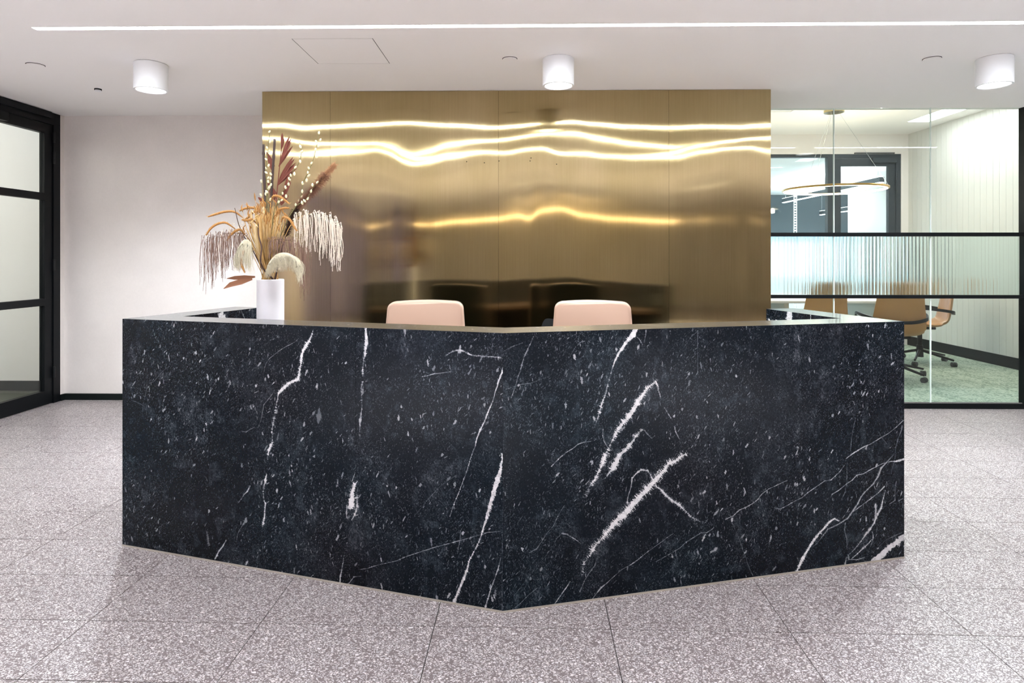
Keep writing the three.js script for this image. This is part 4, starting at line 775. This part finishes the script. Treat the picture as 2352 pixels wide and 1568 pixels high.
function willow(pts, cat, label) {
  const t = flower('pussy_willow_branch', label, 'branch', 'pussy willow branches in the vase');
  const c = curve(pts, 40), stem = part('stem', strands([[c, 0.0024, 0.001]], 5), D.twig, t);
  for (const [x, y] of cat) {
    const q = B(x, y); let best = c[0], bd = 9; for (const p of c) { const d = (p.x - q.x) ** 2 + (p.y - q.y) ** 2; if (d < bd) { bd = d; best = p; } }
    const m = part('catkin', catkinGeo, D.catkin, stem), s = rr(0.75, 1.0); m.scale.set(0.0058 * s, 0.0098 * s, 0.0056 * s); m.position.set(q.x, q.y, best.z + rr(-0.004, 0.006)); m.rotation.z = rr(-0.5, 0.5) + (q.x > best.x ? -0.35 : 0.35);
  }
}
willow([mouth(), B(545, 900, 0.0), B(533, 640, -0.01), B(518, 400, -0.01), B(526, 230, -0.015), B(538, 75, -0.02)], [[538, 88], [545, 160], [522, 205], [538, 232], [516, 290], [536, 335], [515, 355], [518, 388], [535, 425], [530, 452], [533, 503], [513, 542], [548, 582]], 'pussy willow branch in front of the red palm leaf');
willow([mouth(), B(600, 850, 0.02), B(640, 580, 0.04), B(700, 500, 0.05), B(745, 400, 0.05), B(790, 320, 0.04), B(802, 240, 0.04), B(788, 175, 0.04)], [[783, 182], [796, 212], [808, 250], [786, 283], [793, 318], [765, 362], [760, 410], [733, 420], [721, 445], [716, 482], [694, 505], [671, 547]], 'pussy willow branch with a bent tip, second from the right');
willow([mouth(), B(650, 900, 0.03), B(770, 650, 0.04), B(802, 560, 0.04), B(818, 470, 0.04), B(855, 390, 0.04), B(885, 300, 0.03), B(908, 200, 0.03), B(926, 100, 0.03)], [[923, 110], [933, 160], [906, 175], [919, 203], [902, 232], [891, 262], [909, 284], [876, 330], [855, 366], [850, 398], [858, 421], [841, 453], [811, 474], [812, 533], [806, 575], [785, 600]], 'tallest pussy willow branch, rightmost upright one');
willow([mouth(), B(570, 850, 0.05), B(566, 560, 0.06), B(592, 480, 0.06), B(600, 405, 0.06)], [[598, 413], [594, 442], [594, 488], [570, 540], [584, 505]], 'short pussy willow branch beside the pale straw');
willow([mouth(), B(650, 900, 0.06), B(790, 650, 0.09), B(870, 600, 0.1), B(910, 530, 0.1), B(950, 475, 0.1)], [[949, 480], [916, 498], [906, 542], [881, 593], [841, 622], [860, 610], [790, 635]], 'pussy willow branch lying along the brown plume');
willow([mouth(), B(480, 900, -0.04), B(462, 640, -0.05), B(458, 430, -0.05)], [[455, 442], [455, 545], [462, 600], [470, 640]], 'pussy willow branch beside the left cane');
willow([mouth(), B(610, 800, 0.07), B(660, 610, 0.08), B(725, 570, 0.08)], [[718, 574], [664, 612], [690, 600]], 'low pussy willow branch over the straw');

// feathery plume: many short hairs set along a stem
function plumeHairs(path, n, len, thick, spreadOf, droop, z) {
  const c = new THREE.CatmullRomCurve3(path), list = [];
  for (let k = 0; k < n; k++) {
    const f = rnd(), p = c.getPointAt(f), t = c.getTangentAt(f), a = rnd() * Math.PI * 2, s = spreadOf(f) * rr(0.4, 1);
    const side = V3(Math.cos(a), Math.sin(a) * 0.6, Math.sin(a)).addScaledVector(t, -V3(Math.cos(a), Math.sin(a) * 0.6, Math.sin(a)).dot(t)).normalize();
    const L = len * rr(0.6, 1.2), g = rr(0.25, 1), e = p.clone().addScaledVector(t, L * g).addScaledVector(side, s * (1.5 - 0.6 * g)), m = p.clone().addScaledVector(t, L * 0.45).addScaledVector(side, s * 0.6); e.y -= droop * L;
    list.push([[p, m, e], thick, thick * 0.3]);
  }
  return strands(list, 3);
}
{
  const t = flower('brown_plume', 'thick dark brown feathery plume leaning right', 'plume');
  const path = [B(770, 660, 0.05), B(840, 585, 0.06), B(920, 505, 0.06), B(985, 425, 0.06), B(1050, 350, 0.06)];
  part('stem', strands([[curve([mouth(), B(680, 880, 0.04), B(770, 660, 0.05), B(920, 505, 0.06), B(1040, 360, 0.06)], 20), 0.0045, 0.001]], 6), D.darkStem, t);
  part('hairs', plumeHairs(path.slice(0, 4), 1500, 0.026, 0.0009, f => 0.022 + 0.007 * f, 0.15), D.plume, t).userData.kind = 'stuff';
  part('tip_hairs', plumeHairs(path.slice(2), 1000, 0.022, 0.0009, f => 0.028 - 0.014 * f, 0.1), D.plumeTip, t).userData.kind = 'stuff';
  part('lower_hairs', plumeHairs([B(690, 860, 0.04), B(730, 740, 0.05), B(780, 650, 0.05)], 700, 0.026, 0.001, () => 0.019, 0.1), D.darkStem, t).userData.kind = 'stuff';
}
// nodding foxtail millet heads
function millet(pts, label) {
  const t = flower('foxtail_millet', label, 'grass', 'golden millet heads in the vase');
  const c = curve(pts, 60), ear = part('ear', strands([[c, f => (0.0056 * Math.sin(Math.PI * clamp(0.08 + 0.9 * f, 0, 1)) ** 0.5) * (0.82 + 0.3 * Math.abs(Math.sin(f * 70)))]], 8), D.millet, t);
  const list = []; for (let k = 0; k < 130; k++) { const p = c[Math.floor(rnd() * 60)], d = V3(rr(-1, 1), rr(-0.7, 1), rr(-1, 1)).normalize(); list.push([[p.clone().addScaledVector(d, 0.003), p.clone().addScaledVector(d, rr(0.007, 0.013))], 0.0005, 0.0002]); }
  part('bristles', strands(list, 3), D.straw, ear).userData.kind = 'stuff';
  part('stem', strands([[curve([mouth(), B(mix(555, (pts.at(-1).x - VX) / PX + 555, 0.5), 950, pts.at(-1).z - VZ), pts.at(-1)], 12), 0.0016, 0.0013]], 5), D.straw, t);
}
const ml = [
  [[145, 716], [200, 698], [270, 680], [335, 682], [388, 722], 0.06, 'golden millet head reaching farthest left'],
  [[155, 850], [190, 800], [240, 768], [295, 762], [352, 805], 0.09, 'golden millet head arching over the left brown tassels'],
  [[318, 888], [350, 845], [385, 818], [415, 812], [432, 850], 0.11, 'short golden millet head above the white tuft'],
  [[350, 672], [385, 655], [430, 648], [465, 655], [500, 690], 0.03, 'golden millet head below the left cane'],
  [[742, 628], [705, 600], [665, 575], [630, 572], [600, 602], 0.08, 'golden millet head arching right above the straw'],
  [[752, 660], [720, 660], [690, 668], [668, 682], [650, 720], 0.1, 'golden millet head in front of the brown plume stem'],
  [[818, 822], [795, 790], [765, 742], [725, 725], [690, 760], 0.12, 'golden millet head drooping right in front of the plume'],
  [[432, 745], [460, 725], [495, 690], [530, 682], [560, 700], 0.1, 'golden millet head in the middle of the straw, upper'],
  [[430, 742], [455, 748], [480, 745], [500, 740], [520, 770], 0.12, 'golden millet head in the middle of the straw, lower'],
  [[480, 1110], [458, 1050], [462, 990], [470, 965], [490, 985], 0.16, 'short millet head hanging in front of the white tuft'],
];
for (const [a, b, c, d, e, z, label] of ml) millet([B(...a, z), B(...b, z), B(...c, z), B(...d, z), B(...e, z * 0.8)], label);
// upright golden straw: each stalk is thin, together a sheaf
{
  const t = flower('straw_sheaf', 'upright sheaf of golden dried straw in the middle of the vase', 'straw');
  const list = [], list2 = [], ears = [];
  for (let k = 0; k < 230; k++) {
    const f = rr(-1, 1), topx = 555 + f * 118 + rr(-15, 15), topy = 600 + Math.abs(f) * 90 + rr(-10, 190), z = rr(-0.05, 0.11), p0 = mouth();
    const pts = [p0, B(mix(555, topx, 0.45), 980, z * 0.6), B(mix(555, topx, 0.8), mix(980, topy, 0.6), z), B(topx + rr(-12, 12), topy, z * 1.1)];
    (k % 3 ? list : list2).push([curve(pts, 8), rr(0.0012, 0.0024), 0.0007]);
    if (k % 4 === 0) ears.push([curve([pts[3], pts[3].clone().add(V3(rr(-0.008, 0.008), 0.02, 0.004)), pts[3].clone().add(V3(rr(-0.015, 0.015), 0.036, 0.006))], 6), q => 0.0032 * Math.sin(Math.PI * (0.15 + 0.8 * q)), 0]);
  }
  part('stalks', strands(list, 4), D.straw, t).userData.kind = 'stuff'; part('pale_stalks', strands(list2, 4), D.strawPale, t).userData.kind = 'stuff'; part('ears', strands(ears, 5), D.millet, t).userData.kind = 'stuff';
  for (let k = 0; k < 16; k++) { const x = 555 + rr(-75, 75), y = rr(640, 860), z = rr(0.04, 0.13), p = [mouth(), B(mix(555, x, 0.5), 1000, z * 0.7), B(x, y, z), B(x + rr(-50, 50), y + rr(-20, 60), z + 0.02)]; part('blade', bladeGeometry(curve(p, 10), 0.009, 0.4), k % 2 ? D.straw : D.strawPale, t); }
}
// hanging tassels: strands from an arching stem
function tassel(name, label, mat, arch, n, drop, r, sway, stemFrom) {
  const t = flower(name, label, 'tassel', 'hanging tassels in the vase');
  const c = new THREE.CatmullRomCurve3(arch), list = [];
  for (let k = 0; k < n; k++) {
    const f = (k + rnd()) / n, p = c.getPointAt(clamp(f, 0, 1)).add(V3(rr(-0.01, 0.01), rr(-0.022, 0.01), rr(-0.04, 0.04))), L = drop(f) * rr(0.6, 1.06), out = sway(f), pts = [];
    const wx = rr(-1, 1), wz = rr(-1, 1), ph = rnd() * 6;
    for (let i = 0; i <= 10; i++) { const q = i / 10, hang = 1 - Math.exp(-q * 5); pts.push(V3(p.x + out * hang + wx * 0.01 * q + 0.0028 * Math.sin(q * 9 + ph), p.y + 0.018 * Math.sin(Math.min(q * 7, Math.PI)) * (q < 0.45 ? 1 : 0) - L * Math.max(0, q - 0.06), p.z + wz * 0.012 * hang + 0.0028 * Math.cos(q * 8 + ph))); }
    list.push([pts, r * rr(0.8, 1.15), r * 0.55]);
  }
  part('strands', strands(list, 5), mat, t).userData.kind = 'stuff';
  const bead = []; for (const [pts] of list) for (let i = 1; i < 10; i++) for (let s = 0; s < 5; s++) { const p = pts[i].clone().lerp(pts[i + 1], rnd()), d = V3(rr(-1, 1), rr(-1, 0.3), rr(-1, 1)).normalize(); bead.push([[p, p.clone().addScaledVector(d, r * rr(1.2, 2.1))], r * 0.8, r * 0.4]); }
  part('florets', strands(bead, 3), mat, t).userData.kind = 'stuff';
  part('stem', strands([[curve([mouth(), stemFrom, ...arch.filter((_, i) => i % 2 === 0).slice(0, 2)], 24), 0.0026, 0.0008]], 6), mat === D.whiteTail || mat === D.paleTail ? D.straw : D.darkStem, t);
}
tassel('white_tassel', 'cream hanging tassel flowers in front of the brass on the right', D.whiteTail, [B(770, 740, 0.06), B(800, 695, 0.06), B(880, 690, 0.06), B(980, 700, 0.06), B(1050, 740, 0.06), B(1085, 790, 0.06)], 86, f => PX * mix(230, 350, smooth(0, 0.7, f)), 0.0017, f => 0.004 + 0.008 * f, B(690, 860, 0.05));
tassel('pale_tassel', 'thin pale tassel flowers hanging farthest left', D.paleTail, [B(400, 860, -0.08), B(330, 770, -0.1), B(250, 760, -0.1), B(170, 800, -0.1), B(100, 850, -0.1)], 46, f => PX * mix(230, 330, f), 0.0013, f => -0.012 * f, B(470, 980, -0.05));
tassel('brown_tassel', 'brown hanging tassel flowers on the left against the pale wall', D.brownTail, [B(430, 850, 0.08), B(350, 830, 0.09), B(280, 838, 0.09), B(210, 850, 0.09), B(145, 875, 0.09)], 105, f => PX * mix(250, 400, smooth(0.2, 1, f)), 0.0012, f => -0.006 * f, B(480, 980, 0.06));
tassel('brown_tassel', 'brown hanging tassel flowers low on the right beside the vase', D.brownTail, [B(620, 890, 0.09), B(690, 880, 0.1), B(760, 885, 0.1), B(820, 910, 0.1), B(870, 960, 0.1)], 100, f => PX * (f < 0.6 ? mix(150, 220, f) : mix(220, 390, smooth(0.6, 0.9, f))), 0.0012, f => 0.01 * f, B(600, 1000, 0.07));
// soft white tufts
function tuft(label, base, tipOf, n, z) {
  const t = flower('white_tuft', label, 'tuft', 'soft white grass tufts'), list = [];
  for (let k = 0; k < n; k++) { const [a, b, c] = tipOf(rnd(), rnd(), rnd()); list.push([curve([a, b, c], 6), 0.0007, 0.0003]); }
  part('hairs', strands(list, 3), D.fluff, t).userData.kind = 'stuff';
  part('stem', strands([[curve([mouth(), base], 6), 0.002, 0.0015]], 5), D.strawPale, t);
}
const axis1 = new THREE.CatmullRomCurve3([B(512, 905, 0.14), B(488, 882, 0.145), B(458, 890, 0.15), B(436, 930, 0.15), B(424, 980, 0.15)]), axis2 = new THREE.CatmullRomCurve3([B(605, 1105, 0.12), B(630, 1040, 0.13), B(690, 982, 0.14), B(765, 975, 0.14), B(820, 1010, 0.14), B(838, 1060, 0.14)]);
tuft('soft white tuft hanging at the centre left of the bunch', B(500, 895, 0.14), (u, v, w) => { const p = axis1.getPointAt(u), L = PX * mix(215, 120, u) * (0.65 + 0.45 * v), o = rr(-0.012, 0.012), d = rr(-0.016, 0.022); return [p, p.clone().add(V3(o * 0.8 - 0.004, -L * 0.45, d)), p.clone().add(V3(o + rr(-0.004, 0.004), -L, d * 0.8))]; }, 620);
tuft('soft white fan tuft curving over the vase rim on the right', B(605, 1105, 0.12), (u, v, w) => { const p = axis2.getPointAt(u), t = axis2.getTangentAt(u), L = PX * mix(60, 125, smooth(0, 0.5, u)) * (0.6 + 0.5 * v), d = rr(-0.02, 0.025), s = rr(0.1, 0.75); return [p, p.clone().add(V3(t.x * L * s, -L * 0.35 + t.y * L * s * 0.4, d)), p.clone().add(V3(t.x * L * s * 1.1 + rr(-0.004, 0.006), -L * 0.95 + t.y * L * s * 0.3, d))]; }, 760);
// flat dry leaves and a dark twig low in the bunch
{
  const t = flower('dry_palm_strip', 'flat brown dry leaf pointing left at the vase rim, lower one', 'leaf', 'dry leaf strips');
  part('blade', bladeGeometry([B(470, 1158, 0.07), B(400, 1178, 0.08), B(330, 1198, 0.09), B(280, 1226, 0.09)], 0.028, 0.3), D.dryLeaf, t);
  const u = flower('dry_palm_strip', 'flat brown dry leaf pointing left at the vase rim, upper one', 'leaf', 'dry leaf strips');
  part('blade', bladeGeometry([B(470, 1145, 0.04), B(400, 1150, 0.05), B(330, 1152, 0.05), B(272, 1156, 0.05)], 0.022, 0.3), D.dryLeaf, u);
  const w = flower('dark_twig', 'dark crooked twig in front of the straw', 'twig');
  part('bark', strands([[curve([mouth(), B(572, 1050, 0.13), B(575, 930, 0.13), B(548, 850, 0.12), B(540, 770, 0.11)], 20), 0.0045, 0.0025]], 7), D.darkStem, w);
  const x = flower('dark_twig', 'dark thin twig crossing the straw on the left', 'twig');
  part('bark', strands([[curve([mouth(), B(480, 980, 0.06), B(380, 790, 0.07), B(345, 655, 0.07)], 20), 0.003, 0.0015]], 6), D.darkStem, x);
}

renderer.render(scene, camera);
